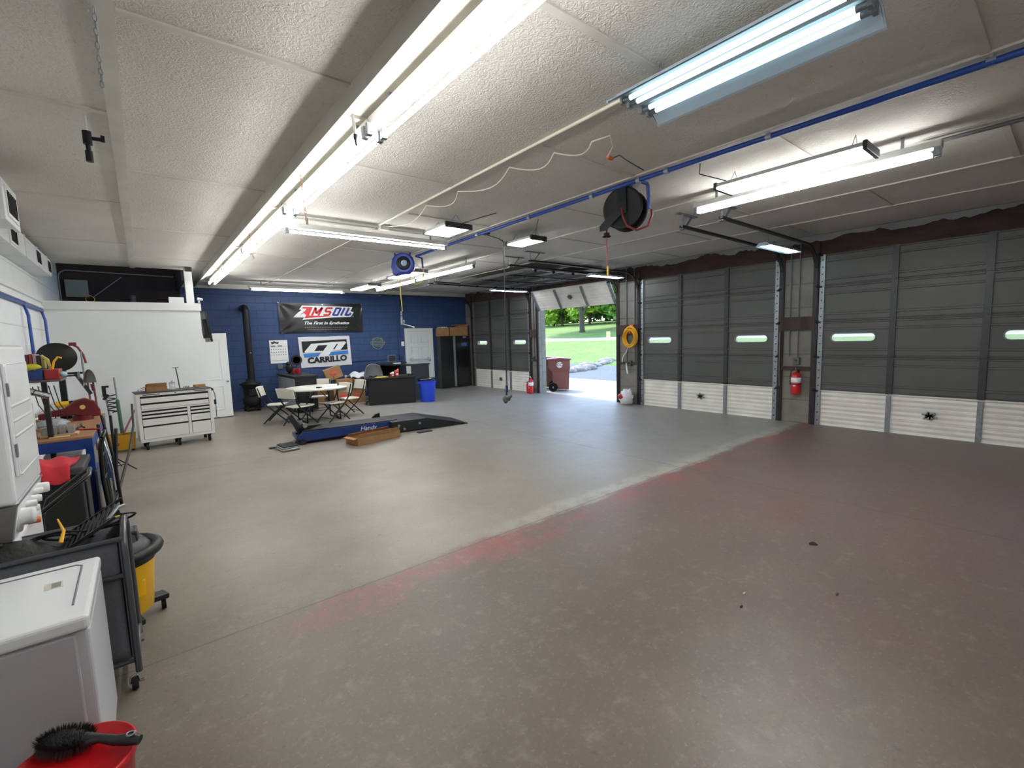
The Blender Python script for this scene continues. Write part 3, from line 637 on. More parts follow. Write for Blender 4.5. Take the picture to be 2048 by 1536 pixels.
mb = MB(); mb.prism([(-.05, -.06), (.05, -.06), (.045, .2), (-.045, .2)], lambda u, v, q: (u, q, .24+v), -.115, -.108); mb.prism([(-.03, .03), (.03, -.04), (-.16, -.2), (-.23, -.2), (-.23, -.15)], lambda u, v, q: (u, q, .24+v), -.118, -.11)
mb.prism([(-.045, -.06), (.045, -.06), (.045, .2), (-.045, .2)], lambda u, v, q: (u, q, .24+v), .108, .115); mb.box(-.05, .05, -.115, .115, .435, .445); mb.box(-.02, .06, -.05, .05, .445, .47)
for q_ in ((0, .08), (.02, -.04), (-.02, -.04)): mb.cyl((q_[0], -.122, .24+q_[1]), (q_[0], -.114, .24+q_[1]), .008, n=6)
build('mounting_arm', mb, DARKM, t)
mb = MB(); mb.cyl((-.2, 0, .04), (-.2, 0, -.0), .03, n=12); mb.cyl((-.2, 0, .008), (-.2, 0, .0), .045, n=12); build('hose_stopper', mb, RUBBER, t)
mb = MB(); mb.cyl((-.19, 0, -.3), (-.19, 0, -.4), .012, n=8); build('coupling', mb, BRASS, t)
t = thing('hose_reel', 'blue enclosed hose reel with yellow hose hanging from the ceiling', 'hose reel', (3.6, 7.34, 2.73), R(-30))
mb = MB(); prof = [(-.03, -.0), (.10, .01), (.18, .07), (.2, .17), (.17, .28), (.1, .34), (-.02, .36), (-.12, .33), (-.18, .25), (-.2, .12), (-.18, .0), (-.13, -.03)]
mb.prism(prof, lambda u, v, q: (u, q, v), -.07, .07); build('case', mb, mat('blue_reel_case', '#2b3c96', .35), t, bevel=.03, seg=3)
mb = MB(); mb.lathe([(.155, -.072), (.155, -.095), (.14, -.1), (.14, -.08)], (.01, 0, .18), 28, 'y'); build('rim', mb, mat('blue_reel_rim', '#4a66c8', .3), t)
mb = MB(); mb.lathe([(0, -.098), (.10, -.098), (.115, -.088), (.115, -.07)], (.01, 0, .18), 28, 'y'); build('hub_cover', mb, BLACK, t)
mb = MB(); mb.lathe([(0, -.104), (.045, -.104), (.05, -.097)], (.02, 0, .18), 20, 'y')
for s_ in (-.02, .005, .03): mb.bar((.02+s_-.01, -.105, .15), (.02+s_+.005, -.105, .22), .012, .006, up=(0, 1, 0))
build('emblem', mb, mat('pale_blue_emblem', '#b9d2f2', .4), t)
mb = MB(); mb.tube([(-.13, 0, .3), (-.13, 0, .42), (-.1, 0, .44), (.09, 0, .44), (.12, 0, .42), (.12, 0, .3)], .012, 8); build('hanger_bracket', mb, BLACK, t); mb = MB(); mb.box(-.3, .25, -.04, .04, .34+.04-.01+.0, .37); build('mounting_plate', mb, FIXW, t) if 0 else None
mb = MB(); mb.tube([(-.07, 0, -.02), (-.07, 0, -.3), (-.055, 0, -.62)], .009, 6); mb.tube([(.1, 0, .0), (.12, 0, -.12), (.2, 0, -.17), (.3, .03, -.12), (.33, .06, .0), (.33, .1, .1)], .008, 6); build('yellow_hose', mb, mat('yellow_hose', '#d8b33a', .4), t)
t2 = thing('blow_gun', 'silver air fittings and wand hanging at the end of the yellow hose', 'air tool', (3.53, 7.37, 1.98))
mb = MB(); mb.cyl((0, 0, .13), (0, 0, .06), .013, n=8); mb.cyl((.0, 0, .05), (0, 0, .02), .016, n=8); mb.cyl((0, 0, .02), (0, 0, -.1), .02, n=8); mb.ell((.03, 0, -.05), .03, .02, .035, 8, 6); build('fitting', mb, GALV, t2); mb = MB(); mb.tube([(0, 0, -.08), (.12, -.1, -.13), (.16, -.14, -.15)], [.007, .007, .014], 6); build('wand', mb, CREAM, t2)
# hanging black cord with taped pull
t = thing('pull_cord', 'black cord hanging from the ceiling with a grey bundle at its end', 'hanging cord', (4.15, 5.3, .65))
mb = MB(); mb.tube([(4.19, 5.3, 2.98), (4.17, 5.3, 1.6), (4.155, 5.3, .86)], .007, 6); mb.tube([(4.19, 5.3, 2.98), (4.12, 5.32, 3.02), (3.93, 5.35, 3.06)], .006, 6); mb.box(3.88, 3.95, 5.3, 5.4, 3.06, 3.1); build('cord', mb, BLACK, t, world=True)
mb = MB(); mb.cyl((4.155, 5.3, .90), (4.155, 5.3, .76), .014, n=8); mb.tube([(4.175, 5.3, 1.15), (4.18, 5.3, .8)], .005, 5); build('blue_tape', mb, BLUEPAINT, t, world=True)
mb = MB(); mb.ell((4.13, 5.3, .7), .05, .04, .06, 8, 6, .2); mb.ell((4.19, 5.3, .72), .045, .04, .05, 8, 6, .2); mb.cyl((4.12, 5.27, .72), (4.2, 5.25, .75), .03, n=8); build('grey_bundle', mb, [mat('grey_grip', '#60635f', .6)], t, world=True)
# ================================================================== BACK WALL THINGS
def wf(u, v, h): return (u, YB-.006-h, v)
MB.poly = lambda s, pts, fn, h0=0, h1=.002: s.prism(pts, fn, h0, h1)
def strokes(mb, segs, fn, wd, h0, h1):
    for a, b in segs:
        ax, ay = a; bx_, by_ = b; dx, dy = bx_-ax, by_-ay; L = math.hypot(dx, dy); nx, ny = -dy/L*wd/2, dx/L*wd/2
        mb.prism([(ax+nx, ay+ny), (ax-nx, ay-ny), (bx_-nx, by_-ny), (bx_+nx, by_+ny)], fn, h0, h1)
# black banner
BANB = mat('black_vinyl', '#1b1c1d', .3); WH = mat('printed_white', '#e8eaec', .45); RD = mat('printed_red', '#d3202c', .45); BL = mat('printed_blue', '#23409a', .45); BLK = mat('printed_black', '#101112', .5); SKYB = mat('printed_mid_blue', '#2f7cc8', .5)
t = thing('banner', 'black vinyl banner with red, white and blue lettering on the navy wall', 'banner', (3.95, YB-.01, 1.87))
def bfold(u, v):
    X = 2.84+2.22*u; Zv = 1.88+.81*v+.02*sin(pi*u)*-(1 if v > .5 else 0)*.8+.012*sin(pi*u)*(1 if v < .5 else 0)
    d = .012+.010*sin(9*u+4*v)*sin(pi*u)*sin(pi*v)
    for (cx, cy) in ((0, 1), (1, 1), (0, 0), (1, 0)):
        du, dv = abs(u-cx)*2.2, abs(v-cy)*.8; rr = math.hypot(du, dv)
        if rr < .55: an = math.atan2(dv, du+1e-6); d += .012*sin(an*9)*(1-rr/.55)
    return (X, YB-.012-max(d, 0), Zv)
mb = MB(); mb.grid(bfold, 60, 24); build('vinyl_sheet', mb, BANB, t, world=True)
def bp(px, py): return (2.84+(px-150)/1600*2.22, 2.70-(py-140)/600*.82)
def FB(u, v, h): return (u, YB-.034-h, v)
mb = MB(); mb.prism([bp(*q) for q in [(575, 200), (1555, 215), (1510, 300), (1570, 325), (1505, 420), (1150, 432), (560, 480), (600, 435), (400, 432), (480, 352), (565, 285), (518, 280)]][::-1], FB, 0, .003); build('logo_outline', mb, WH, t, world=True)
def letter(mb, segs, x0, x1, wd, fn=FB, y0=395, y1=235, sh=90, h=(.004, .006)):
    def P(a, b): return bp(x0+(x1-x0)*a+sh*b, y0+(y1-y0)*b)
    strokes(mb, [(P(*a), P(*b)) for a, b in segs], fn, wd, *h)
mb = MB(); mb.prism([bp(*q) for q in [(590, 230), (770, 230), (690, 395), (1120, 405), (600, 450), (640, 395), (600, 345), (505, 405), (640, 290), (650, 262), (575, 262)]][::-1], FB, .004, .006)
mb.prism([bp(*q) for q in [(655, 345), (690, 345), (712, 290)]][::-1], FB, .0061, .007)
letter(mb, [((.05, 0), (.05, 1)), ((.05, .95), (.5, .25)), ((.5, .25), (.95, .95)), ((.95, 1), (.95, 0))], 735, 870, .055); letter(mb, [((0, .07), (1, .07)), ((1, .05), (1, .5)), ((1, .5), (0, .5)), ((0, .5), (0, .95)), ((0, .93), (1, .93))], 955, 1065, .05)
build('red_letters', mb, RD, t, world=True)
mb = MB(); letter(mb, [((0, .07), (1, .07)), ((1, .0), (1, 1)), ((1, .93), (0, .93)), ((0, 1), (0, 0))], 1140, 1230, .05); letter(mb, [((.5, 0), (.5, 1))], 1285, 1320, .055); letter(mb, [((0, 1), (0, 0)), ((0, .09), (.9, .09)), ((.9, .1), (1.0, .35))], 1390, 1480, .055)
build('blue_letters', mb, BL, t, world=True)
cx, cy = bp(1015, 545)
build('slogan', text_mb('The First in Synthetics', .105, lambda x, y, z: FB(cx+x, cy+y, z+.004), shear=.35, bold=.003, sx=1.28), WH, t, world=True)
mb = MB()
for yy, xa, xb in ((632, 590, 1420), (672, 650, 1390)):
    px = xa; rn = random.Random(yy)
    while px < xb: w_ = rn.uniform(20, 60); a, b = bp(px, yy+4), bp(min(px+w_, xb), yy-4); mb.prism([(a[0], a[1]), (b[0], a[1]), (b[0], b[1]), (a[0], b[1])], FB, .003, .005); px += w_+10
mb.prism([(bp(1550, 410)[0]+.018*cos(k_), bp(1550, 410)[1]+.018*sin(k_)) for k_ in [i*pi/5 for i in range(10)]], FB, 0, .003)
build('small_print', mb, mat('printed_grey', '#8d9094', .5), t, world=True)
mb = MB()
for u, v in ((.005, .99), (.5, .97), (.99, .98), (.02, .01), (.52, .02), (.99, .02)): q = bfold(u, v); mb.cyl((q[0], YB-.05, q[2]), (q[0], YB-.03, q[2]), .014, n=10)
build('grommet', mb, CHROME, t, world=True)
# white flag
t = thing('flag', 'white flag with black and blue logo panel and black lettering under the long black banner', 'flag', (3.97, YB-.01, .94))
def cp(px, py): return (3.27+(px-530)/1040*1.4+.0*py, 1.785-(py-800)/605*.85)
def CF(u, v, h): return (u, YB-.022-h, v)
mb = MB(); mb.grid(lambda u, v: (3.27+1.375*u+.03*(1-v), YB-.012-.008*sin(11*u+3*v)*(.3+v*.7), .95+.83*v+.01*(u-.5)+.006*sin(9*u)), 30, 14); build('cloth', mb, mat('flag_cloth', '#d9dbe0', .8), t, world=True)
mb = MB(); mb.prism([cp(590, 890), cp(1485, 868), cp(1500, 1075), cp(600, 1105)][::-1], CF, 0, .002); build('black_panel', mb, BLK, t, world=True)
mb = MB(); mb.prism([cp(*q) for q in [(632, 1085), (770, 940), (1170, 920), (1090, 972), (900, 975), (820, 1082), (985, 1085), (965, 1112), (650, 1112)]][::-1], CF, .003, .005)
mb.prism([cp(*q) for q in [(1160, 918), (1445, 910), (1474, 935), (1345, 1080), (1165, 1092), (1085, 1195), (900, 1200), (1090, 970)]][::-1], CF, .0045, .006); build('white_logo', mb, WH, t, world=True)
mb = MB(); mb.prism([cp(*q) for q in [(1275, 958), (1302, 958), (1225, 1062), (1192, 1062)]][::-1], CF, .0062, .0075); build('logo_slot', mb, BLK, t, world=True)
mb = MB(); mb.prism([cp(*q) for q in [(612, 1130), (940, 1122), (890, 1190), (622, 1200)]][::-1], CF, 0, .002); mb.prism([cp(*q) for q in [(1150, 1112), (1500, 1095), (1510, 1160), (1100, 1180)]][::-1], CF, 0, .002); build('blue_stripe', mb, SKYB, t, world=True)
cx, cy = cp(1075, 1257); build('lettering', text_mb('CARRILLO', .212, lambda x, y, z: CF(cx+x, cy+y+.03*x, z+.003), bold=.010, sx=1.08), BLK, t, world=True)
# calendar
t = thing('wall_calendar', 'white wall calendar with black header art left of the white flag', 'calendar', (2.79, YB-.01, 1.11))
mb = MB(); mb.box(2.57, 3.0, YB-.012, YB-.002, 1.11, 1.71); build('pages', mb, PAPER, t, world=True)
mb = MB(); K = lambda u, v, h: (u, YB-.013-h, v)
mb.prism([(2.60, 1.68), (2.63, 1.60), (2.70, 1.635), (2.77, 1.61), (2.80, 1.67), (2.74, 1.66), (2.68, 1.69), (2.64, 1.66)], K, 0, .001); mb.box(2.59, 2.98, YB-.0135, YB-.012, 1.535, 1.54)
for xx in (2.60, 2.76): mb.box(xx, xx+.11, YB-.0135, YB-.012, 1.55, 1.57)
for r_ in range(3):
    for c_ in range(7):
        xx = 2.60+c_*.056; zz = 1.46-r_*.07; mb.box(xx, xx+.018, YB-.0135, YB-.012, zz, zz+.022)
mb.box(2.59, 2.97, YB-.0135, YB-.012, 1.17, 1.173); mb.box(2.60, 2.96, YB-.0135, YB-.012, 1.185, 1.19); build('printing', mb, mat('printed_dark_grey', '#33353a', .6), t, world=True)
# metal badge
t = thing('wall_emblem', 'grey metal bar-and-shield emblem cut out with lettering on the navy wall', 'wall sign', (5.48, YB-.01, 1.33)); GB = mat('weathered_metal', '#87938f', .5, .5, var=.3, scale=25)
sh_ = [(0, .19), (.06, .165), (.13, .16), (.165, .12), (.18, .05), (.175, -.06), (.14, -.13), (.07, -.175), (0, -.19)]; out = sh_+[(-x, y) for x, y in sh_[::-1][1:-1]]
inn = [(x*.88, y*.88) for x, y in out]
mb = MB(); n = len(out); G = lambda u, v, h: (5.48+u, YB-.012-h, 1.545+v)
for i in range(n): j = (i+1) % n; mb.prism([out[i], inn[i], inn[j], out[j]][::1], G, 0, .006)
for yy, hh in ((.055, .010), (-.04, .010)): mb.prism([(-.225, yy-hh), (.225, yy-hh), (.225, yy+hh), (-.225, yy+hh)], G, 0, .007)
mb.prism([(-.225, -.05), (-.2, -.05), (-.2, .065), (-.225, .065)], G, 0, .007); mb.prism([(.2, -.05), (.225, -.05), (.225, .065), (.2, .065)], G, 0, .007)
build('shield', mb, GB, t, world=True)
for s_, sz, yy, sx_ in (('MOTOR', .085, .105, 1), ('HARLEY-DAVIDSON', .06, .008, .86), ('CYCLES', .085, -.09, .95)):
    build('lettering', text_mb(s_, sz, lambda x, y, z: G(x, y+yy, z+.004), bold=.003, sx=sx_, depth=.006), GB, t, world=True)
# exit door
r = bpy.data.objects.new('door_6', None); COL.objects.link(r); r['kind'] = 'structure'
FRW = mat('door_frame_white', '#d5d9d8', .5); DW = mat('door_white', '#cfd6d6', .4)
mb = MB(); mb.box(6.36, 6.45, YB-.03, YB, 0, 1.97); mb.box(7.25, 7.34, YB-.03, YB, 0, 1.97); mb.box(6.45, 7.25, YB-.03, YB, 1.88, 1.97); build('door_frame', mb, FRW, r, bevel=.004)
mb = MB(); mb.box(6.45, 7.25, YB-.012, YB, 0, 1.88); lf = build('door_leaf', mb, DW, r)
mb = MB()
for x0 in (6.55, 6.90):
    for z0, z1 in ((.18, .78), (.92, 1.40), (1.50, 1.76)):
        for q in ((x0, x0+.26, z0, z0+.015), (x0, x0+.26, z1-.015, z1), (x0, x0+.015, z0, z1), (x0+.245, x0+.26, z0, z1)): mb.box(q[0], q[1], YB-.026, YB-.012, q[2], q[3])
        mb.box(x0+.04, x0+.22, YB-.024, YB-.012, z0+.04, z1-.04)
build('raised_panels', mb, DW, lf, bevel=.003)
mb = MB(); mb.lathe([(0, -.07), (.025, -.065), (.03, -.05), (.012, -.04), (.012, -.012)], (7.18, YB, .95), 12, 'y'); build('door_knob', mb, CHROME, lf)
mb = MB(); mb.box(6.5, 7.2, YB-.05, YB-.013, .98, 1.02); mb.box(6.52, 6.6, YB-.06, YB-.013, .97, 1.05); mb.box(7.1, 7.18, YB-.06, YB-.013, .97, 1.05); build('door_lock', mb, mat('pale_bolt', '#aeb8b6', .4, .5), lf)
def wallbox(name, x, z, w_, h_, m, label, cat):
    t = thing(name, label, cat, (x, YB-.02, z)); mb = MB(); mb.box(-w_/2, w_/2, -.02, .02, -h_/2, h_/2); build('plate', mb, m, t, bevel=.004); mb = MB(); mb.box(-w_*.12, w_*.12, -.03, -.02, -h_*.15, h_*.15); build('toggle', mb, m, t)
wallbox('light_switch', 6.28, 1.50, .09, .14, WHITE, 'white light switch on the navy wall left of the exit door', 'switch')
wallbox('outlet_box', 2.78, 1.02, .12, .12, mat('grey_outlet', '#70757b', .5, .4), 'grey outlet box on the navy wall under the calendar', 'outlet')
wallbox('outlet_box', 6.2, 1.06, .12, .12, NAVY, 'navy-painted outlet box on the wall behind the reception counter', 'outlet')
mb = MB(); mb.tube([(2.84, YB-.02, 1.02), (3.2, YB-.02, 1.02)], .012, 6); solo('conduit', mb, CON, 'short grey conduit running right from the outlet box under the calendar', 'conduit')
mb = MB(); mb.tube([(4.67, YB-.02, 1.04), (6.2, YB-.02, 1.06)], .012, 6); solo('conduit', mb, BLUEW, 'navy-painted horizontal conduit on the wall behind the monitor', 'conduit')
mb = MB(); mb.tube([(6.15, YB-.02, 1.06), (6.15, YB-.02, 2.98)], .014, 6); mb.tube([(6.24, YB-.02, 1.56), (6.24, YB-.02, 2.3)], .012, 6) ; solo('conduit', mb, BLUEW, 'navy-painted vertical conduit left of the exit door', 'conduit')
# wood stove
SX, SY = 2.0, 12.72; IRON = mat('cast_iron', '#161718', .65, .3)
t = thing('wood_stove', 'black cast-iron wood stove with a tall flue elbowing into the navy wall', 'stove', (SX, SY, 0))
mb = MB(); mb.lathe([(.15, .10), (.17, .12), (.19, .2), (.2, .3), (.17, .34), (.165, .55), (.19, .6), (.2, .64)], (0, 0, 0), 24); build('stove_body', mb, IRON, t)
mb = MB(); mb.lathe([(.23, .64), (.24, .65), (.24, .67), (.12, .72), (.09, .75), (.09, .78)], (0, 0, 0), 24); build('stove_top', mb, IRON, t)
mb = MB(); mb.box(-.09, .09, -.215, -.16, .38, .54)
for i in range(4): mb.box(-.075+i*.045, -.06+i*.045, -.222, -.21, .44, .52)
build('stove_door', mb, IRON, t, bevel=.005)
for a in (45, 135, 225, 315):
    mb = MB(); mb.tube([(.13*cos(R(a)), .13*sin(R(a)), .13), (.19*cos(R(a)), .19*sin(R(a)), .08), (.2*cos(R(a)), .2*sin(R(a)), .0)], [.03, .022, .018], 6); build('leg', mb, IRON, t)
mb = MB(); mb.cyl((0, 0, .06), (0, 0, .1), .21, .2, n=20); build('ash_tray', mb, IRON, t)
mb = MB(); mb.tube([(0.03, 0, .74), (.03, 0, 2.35)]+[(.03, .17*(1-cos(R(a))), 2.35+.17*sin(R(a))) for a in range(20, 91, 14)]+[(.03, .42, 2.52)], .078, 16)
for zz in (1.25, 1.85): mb.cyl((.03, 0, zz), (.03, 0, zz+.03), .084, n=16)
build('flue_pipe', mb, mat('black_flue', '#1a1b1f', .45, .4), t); mb = MB(); mb.cyl((.05, -.1, 1.42), (.05, -.075, 1.42), .015, n=8); build('damper_knob', mb, GALV, t)
# credenza with grey doors
t = thing('credenza', 'dark low cabinet with grey door fronts beneath the calendar', 'cabinet', (2.92, 12.1, 0))
mb = MB(); mb.box(2.67, 3.14, 11.25, 12.9, .04, .82); mb.box(2.64, 3.17, 11.22, 12.93, .82, .86); build('body', mb, mat('charcoal_laminate', '#16181b', .5), t, world=True, bevel=.004)
for y0 in (11.28, 12.1): mb = MB(); mb.box(2.652, 2.67, y0, y0+.78, .07, .80); build('door', mb, mat('grey_laminate', '#8d8f93', .5), t, world=True, bevel=.003)
for i, (x, y) in enumerate(((2.93, 12.35), (3.02, 12.28), (3.06, 12.45))):
    mb = MB(); mb.lathe([(.035, 0), (.045, .1), (.047, .12), (.043, .12), (.038, .02)], n=16); c_ = build('cup', mb, RED, at=(x, y, .86)) ; tag(c_, ['red cup on the dark cabinet, leftmost of three', 'red cup on the dark cabinet, middle one nearest the camera', 'red cup on the dark cabinet, rightmost of three'][i], 'cup', 'red cups on the dark cabinet')
t = thing('desk_fan', 'dark desk fan behind the red cups', 'fan', (3.06, 12.62, .86)); mb = MB(); mb.lathe([(.08, 0), (.08, .02), (.02, .04), (.018, .2)], n=16); build('fan_base', mb, BLACK, t)
mb = MB()
for r_ in (.05, .09, .13): mb.lathe([(r_, -.03), (r_+.006, -.025), (r_, -.02)], (0, 0, .33), 20, 'y')
for a in range(0, 360, 30): mb.bar((0, -.025, .33), (.13*cos(R(a)), -.025, .33+.13*sin(R(a))), .004, .004)
mb.cyl((0, -.03, .33), (0, .08, .33), .045, n=12); build('fan_cage', mb, BLACK, t); mb = MB(); mb.ell((-.17, .03, .14), .09, .06, .14, 10, 6, .15); mb.ell((-.2, .0, .25), .05, .05, .05, 8, 6, .2); solo('folded_jacket', mb.xform(Matrix.Translation((3.06, 12.62, .86))), BLACK, 'small dark bundle beside the desk fan on the dark cabinet', 'bundle')
# ================================================================== TABLE + CHAIRS
TM = mat('white_table_plastic', '#e6e4db', .4)
t = thing('folding_table', 'round white folding table with cluttered white top', 'table', (2.80, 10.02, 0))
mb = MB(); mb.lathe([(0, .655), (.58, .655), (.62, .662), (.625, .68), (.62, .692), (.0, .697)], n=48); build('tabletop', mb, TM, t)
for s_ in (-1, 1):
    mb = MB(); x0 = .30*s_; mb.tube([(x0, -.3, .655), (x0*1.1, -.34, .06), (x0*1.1, -.34, .012), (x0*1.1, .34, .012), (x0*1.1, .34, .06), (x0, .3, .655)], .014, 8); mb.tube([(x0*1.06, -.32, .3), (x0*1.06, .32, .3)], .009, 6); mb.tube([(x0, 0, .3), (.02*s_, 0, .64)], .008, 6); build('leg_frame', mb, DARKM, t)
for i, (pts, lb) in enumerate((((-.25, .1), 'sheet of paper on the left of the round table'), ((.1, -.1), 'sheet of paper at the middle of the round table'), ((.38, .1), 'sheet of paper on the right of the round table'))):
    mb = MB(); mb.box(-.1, .1, -.14, .14, 0, .003); mb.xform(Matrix.Rotation(.5*i, 4, 'Z')); o = build('paper_sheet', mb, PAPER, at=(2.8+pts[0], 10.02+pts[1], .6975)); tag(o, lb, 'paper', 'papers on the round table')
mb = MB(); mb.prism([(-.06, .0), (.06, 0), (.0, -.07)], lambda u, v, h: (2.75+u, 9.72+v, .6975+h), 0, .02); solo('black_pouch', mb, BLACK, 'small black triangular object on the round table', 'pouch')
CHM = mat('chair_plastic', '#dedace', .45)
def fchair():
    t = thing('folding_chair', '', 'chair')
    # faces +x; seat centre at origin
    mb = MB(); mb.grid(lambda u, v: (-.18+.38*u, (-.19+.38*v)*(1-.12*(1-u)), .405-.015*sin(pi*v)*sin(pi*u)+.02*(u if u > .9 else 0)), 8, 8, (0, 0, -.022)); build('seat', mb, CHM, t, bevel=.006)
    mb = MB(); mb.grid(lambda u, v: (-.235-.045*v-.03*(1-(2*u-1)**2), -.23+.46*u, .585+.2*v+.012*(1-(2*u-1)**2)*v), 10, 6, (-.02, 0, 0)); build('backrest', mb, CHM, t, bevel=.006)
    for s_ in (-1, 1):
        mb = MB(); mb.tube([(-.28, .215*s_, .78), (-.2, .21*s_, .5), (-.13, .2*s_, .38), (.24, .205*s_, .012)], .0135, 8); build('leg', mb, DARKM, t)
        mb = MB(); mb.tube([(.12, .175*s_, .39), (-.22, .185*s_, .012)], .0135, 8); build('leg', mb, DARKM, t)
    mb = MB(); mb.tube([(.19, -.205, .09), (.19, .205, .09)], .008, 6); mb.tube([(-.165, -.185, .09), (-.165, .185, .09)], .008, 6); build('stretcher', mb, DARKM, t)
    return t
c0 = fchair(); CH = [((2.08, 10.35), -25, 'white folding chair at the left of the round table, nearest the wood stove'), ((2.32, 9.64), 25, 'white folding chair with its back to the camera, in front of the round table'),
    ((2.98, 9.62), 195, 'white folding chair at the right of the round table, nearest the blue lift'), ((3.46, 10.08), 190, 'white folding chair farthest right, beside the black desk'), ((3.10, 10.95), 250, 'white folding chair behind the round table, beside the dark cabinet')]
for i, ((x, y), a, lb) in enumerate(CH):
    o = c0 if i == 0 else copy_tree(c0); o.location = (x, y, 0); o.rotation_euler = (0, 0, R(a)); o.scale = (1.05, 1.05, .96); o['label'] = lb; o['group'] = 'folding chairs around the round table'
# ================================================================== CARDBOARD BOXES AND SACKS
def carton(loc, s, rz, label, tilt=0, open_=False, lab=None, group=None, m=None, print_=True):
    t = thing('cardboard_box', label, 'box', loc, R(rz), group); x, y, z = s[0]/2, s[1]/2, s[2]; T = Matrix.Rotation(R(tilt), 4, 'Y')
    mb = MB()
    if open_:
        w_ = .006; mb.box(-x, x, -y, y, 0, w_)
        for q in ((-x, x, -y, -y+w_), (-x, x, y-w_, y), (-x, -x+w_, -y, y), (x-w_, x, -y, y)): mb.box(*q, 0, z)
        mb.xform(T); build('carton', mb, m or CARD, t)
        mb = MB(); mb.bar((0, -y, z), (0, -y-.03, z+.06), x*1.9, .004); mb.bar((0, y, z), (0, y-.06, z+.04), x*1.9, .004); mb.bar((-x, 0, z), (-x-.06, 0, z-.01), y*1.8, .004); mb.xform(T); build('flap', mb, m or CARD, t)
    else:
        mb.box(-x, x, -y, y, 0, z); mb.xform(T); build('carton', mb, m or CARD, t, bevel=.006)
        mb = MB(); mb.box(-x*1.005, x*1.005, -.022, .022, z, z+.0015); mb.box(-x-.0015, -x, -.022, .022, z*.75, z); mb.box(-.001-x, -x, -y*.0, .0, 0, 0); mb.box(x, x+.0015, -.022, .022, z*.75, z); mb.xform(T); build('tape', mb, TAPE, t)
    if lab:
        mb = MB(); mb.ell((0, -y-.002, z*.55), x*.45, .003, z*.16, 12, 6); mb.xform(T); build('printed_mark', mb, mat('red_print', '#cf5a4a', .6), t, label='red oval mark')
    return t
carton((3.92, 12.1, 0), (.5, .4, .42), 10, 'lowest left cardboard box of the pile behind the round table', lab=1)
carton((4.38, 12.2, 0), (.42, .42, .38), -8, 'lowest right cardboard box of the pile, next to the black desk', lab=1)
carton((3.55, 12.45, 0), (.3, .35, .46), 0, 'narrow cardboard box standing between the dark cabinet and the pile')
carton((4.05, 12.15, .425), (.40, .36, .22), -6, 'middle cardboard box of the pile, under the tilted one', lab=1)
carton((3.90, 12.3, .66), (.42, .34, .30), -12, 'tilted cardboard box on top of the pile behind the round table', tilt=-18, lab=1)
carton((4.40, 12.15, .39), (.36, .34, .24), 14, 'upper right cardboard box of the pile, under the white sheeting', lab=1)
mb = MB(); mb.grid(lambda u, v: (4.2+.75*u, 11.95+.5*v, .68+.12*sin(3.1*u+.4)*sin(pi*min(1, v*1.2))+.03*sin(19*u+7*v)+.02*sin(13*v+5*u)-.05*u), 26, 16, (0, 0, -.02)); solo('plastic_sheeting', mb, mat('translucent_white_wrap', '#c3c8d0', .3), 'crumpled white plastic sheeting on the cardboard boxes left of the office chair', 'plastic sheet')
# ================================================================== DESK, COUNTER, OFFICE CHAIR
t = thing('desk', 'black office desk with solid front panel, in front of the grey chair', 'desk', (4.28, 11.1, 0), R(-21))
mb = MB(); mb.box(.03, 1.18, 0.02, .05, 0.0, .655); build('front_panel', mb, BLKLAM, t, bevel=.003)
for x0 in (.03, 1.15): mb = MB(); mb.box(x0, x0+.03, .05, .62, 0, .655); build('side_panel', mb, BLKLAM, t, bevel=.003)
mb = MB(); mb.box(-.02, 1.2, -.02, .66, .655, .685); build('desktop', mb, BLKLAM, t, bevel=.005)
mb = MB(); mb.box(.2, .5, .12, .34, 0, .006); solo('envelope', mb.xform(Matrix.Translation((4.35, 10.95, .686))), mat('yellow_paper', '#d9c24a', .7), 'yellow paper lying on the near left of the black desk', 'paper') 
for i, (x, y, a, hh, lb) in enumerate(((4.93, 11.02, 10, .13, 'red and white carton on the black desk, shorter one'), (5.04, 10.98, -8, .2, 'red and white carton on the black desk, taller open one'))):
    t = thing('snack_carton', lb, 'carton', (x, y, .686), R(a)); mb = MB(); mb.box(-.045, .045, -.03, .03, 0, hh*.6); build('lower_carton', mb, RED, t, bevel=.003); mb = MB(); mb.prism([(-.045, hh*.6), (.045, hh*.6), (.045, hh), (-.01, hh*.8), (-.045, hh*.85)], lambda u, v, h: (u, h, v), -.03, .03); build('upper_carton', mb, PAPER if i == 0 else mat('pale_red', '#d97a62', .6), t)
    mb = MB(); mb.box(-.02, .03, -.032, -.03, hh*.2, hh*.45); build('white_panel', mb, PAPER, t)
t = thing('keyboard', 'black keyboard on the black desk', 'keyboard', (5.2, 11.15, .686), R(-21)); mb = MB(); mb.box(-.2, .2, -.07, .07, 0, .018); build('case', mb, GRYPL, t, bevel=.004); mb = MB(); [mb.box(-.185+.031*i, -.16+.031*i, -.055+.03*j, -.03+.03*j, .018, .024) for i in range(12) for j in range(4)]; build('keys', mb, mat('key_grey', '#6b6d70', .5), t)
t = thing('reception_counter', 'tall black reception counter with open shelf, right of the desk', 'counter', (5.5, 11.05, 0))
quad = [(5.47, 11.0), (6.12, 11.18), (5.55, 12.80), (4.90, 12.62)]
mb = MB(); mb.prism(quad, lambda u, v, h: (u, v, h), .93, .965); build('countertop', mb, BLKLAM, t, world=True, bevel=.004)
mb = MB(); mb.prism([(5.5, 11.03), (6.09, 11.2), (6.08, 11.23), (5.49, 11.06)], lambda u, v, h: (u, v, h), 0, .93); build('end_panel', mb, BLKLAM, t, world=True)
mb = MB(); mb.prism([(4.95, 12.55), (5.54, 12.72), (5.53, 12.75), (4.94, 12.58)], lambda u, v, h: (u, v, h), 0, .93); build('end_panel', mb, BLKLAM, t, world=True)
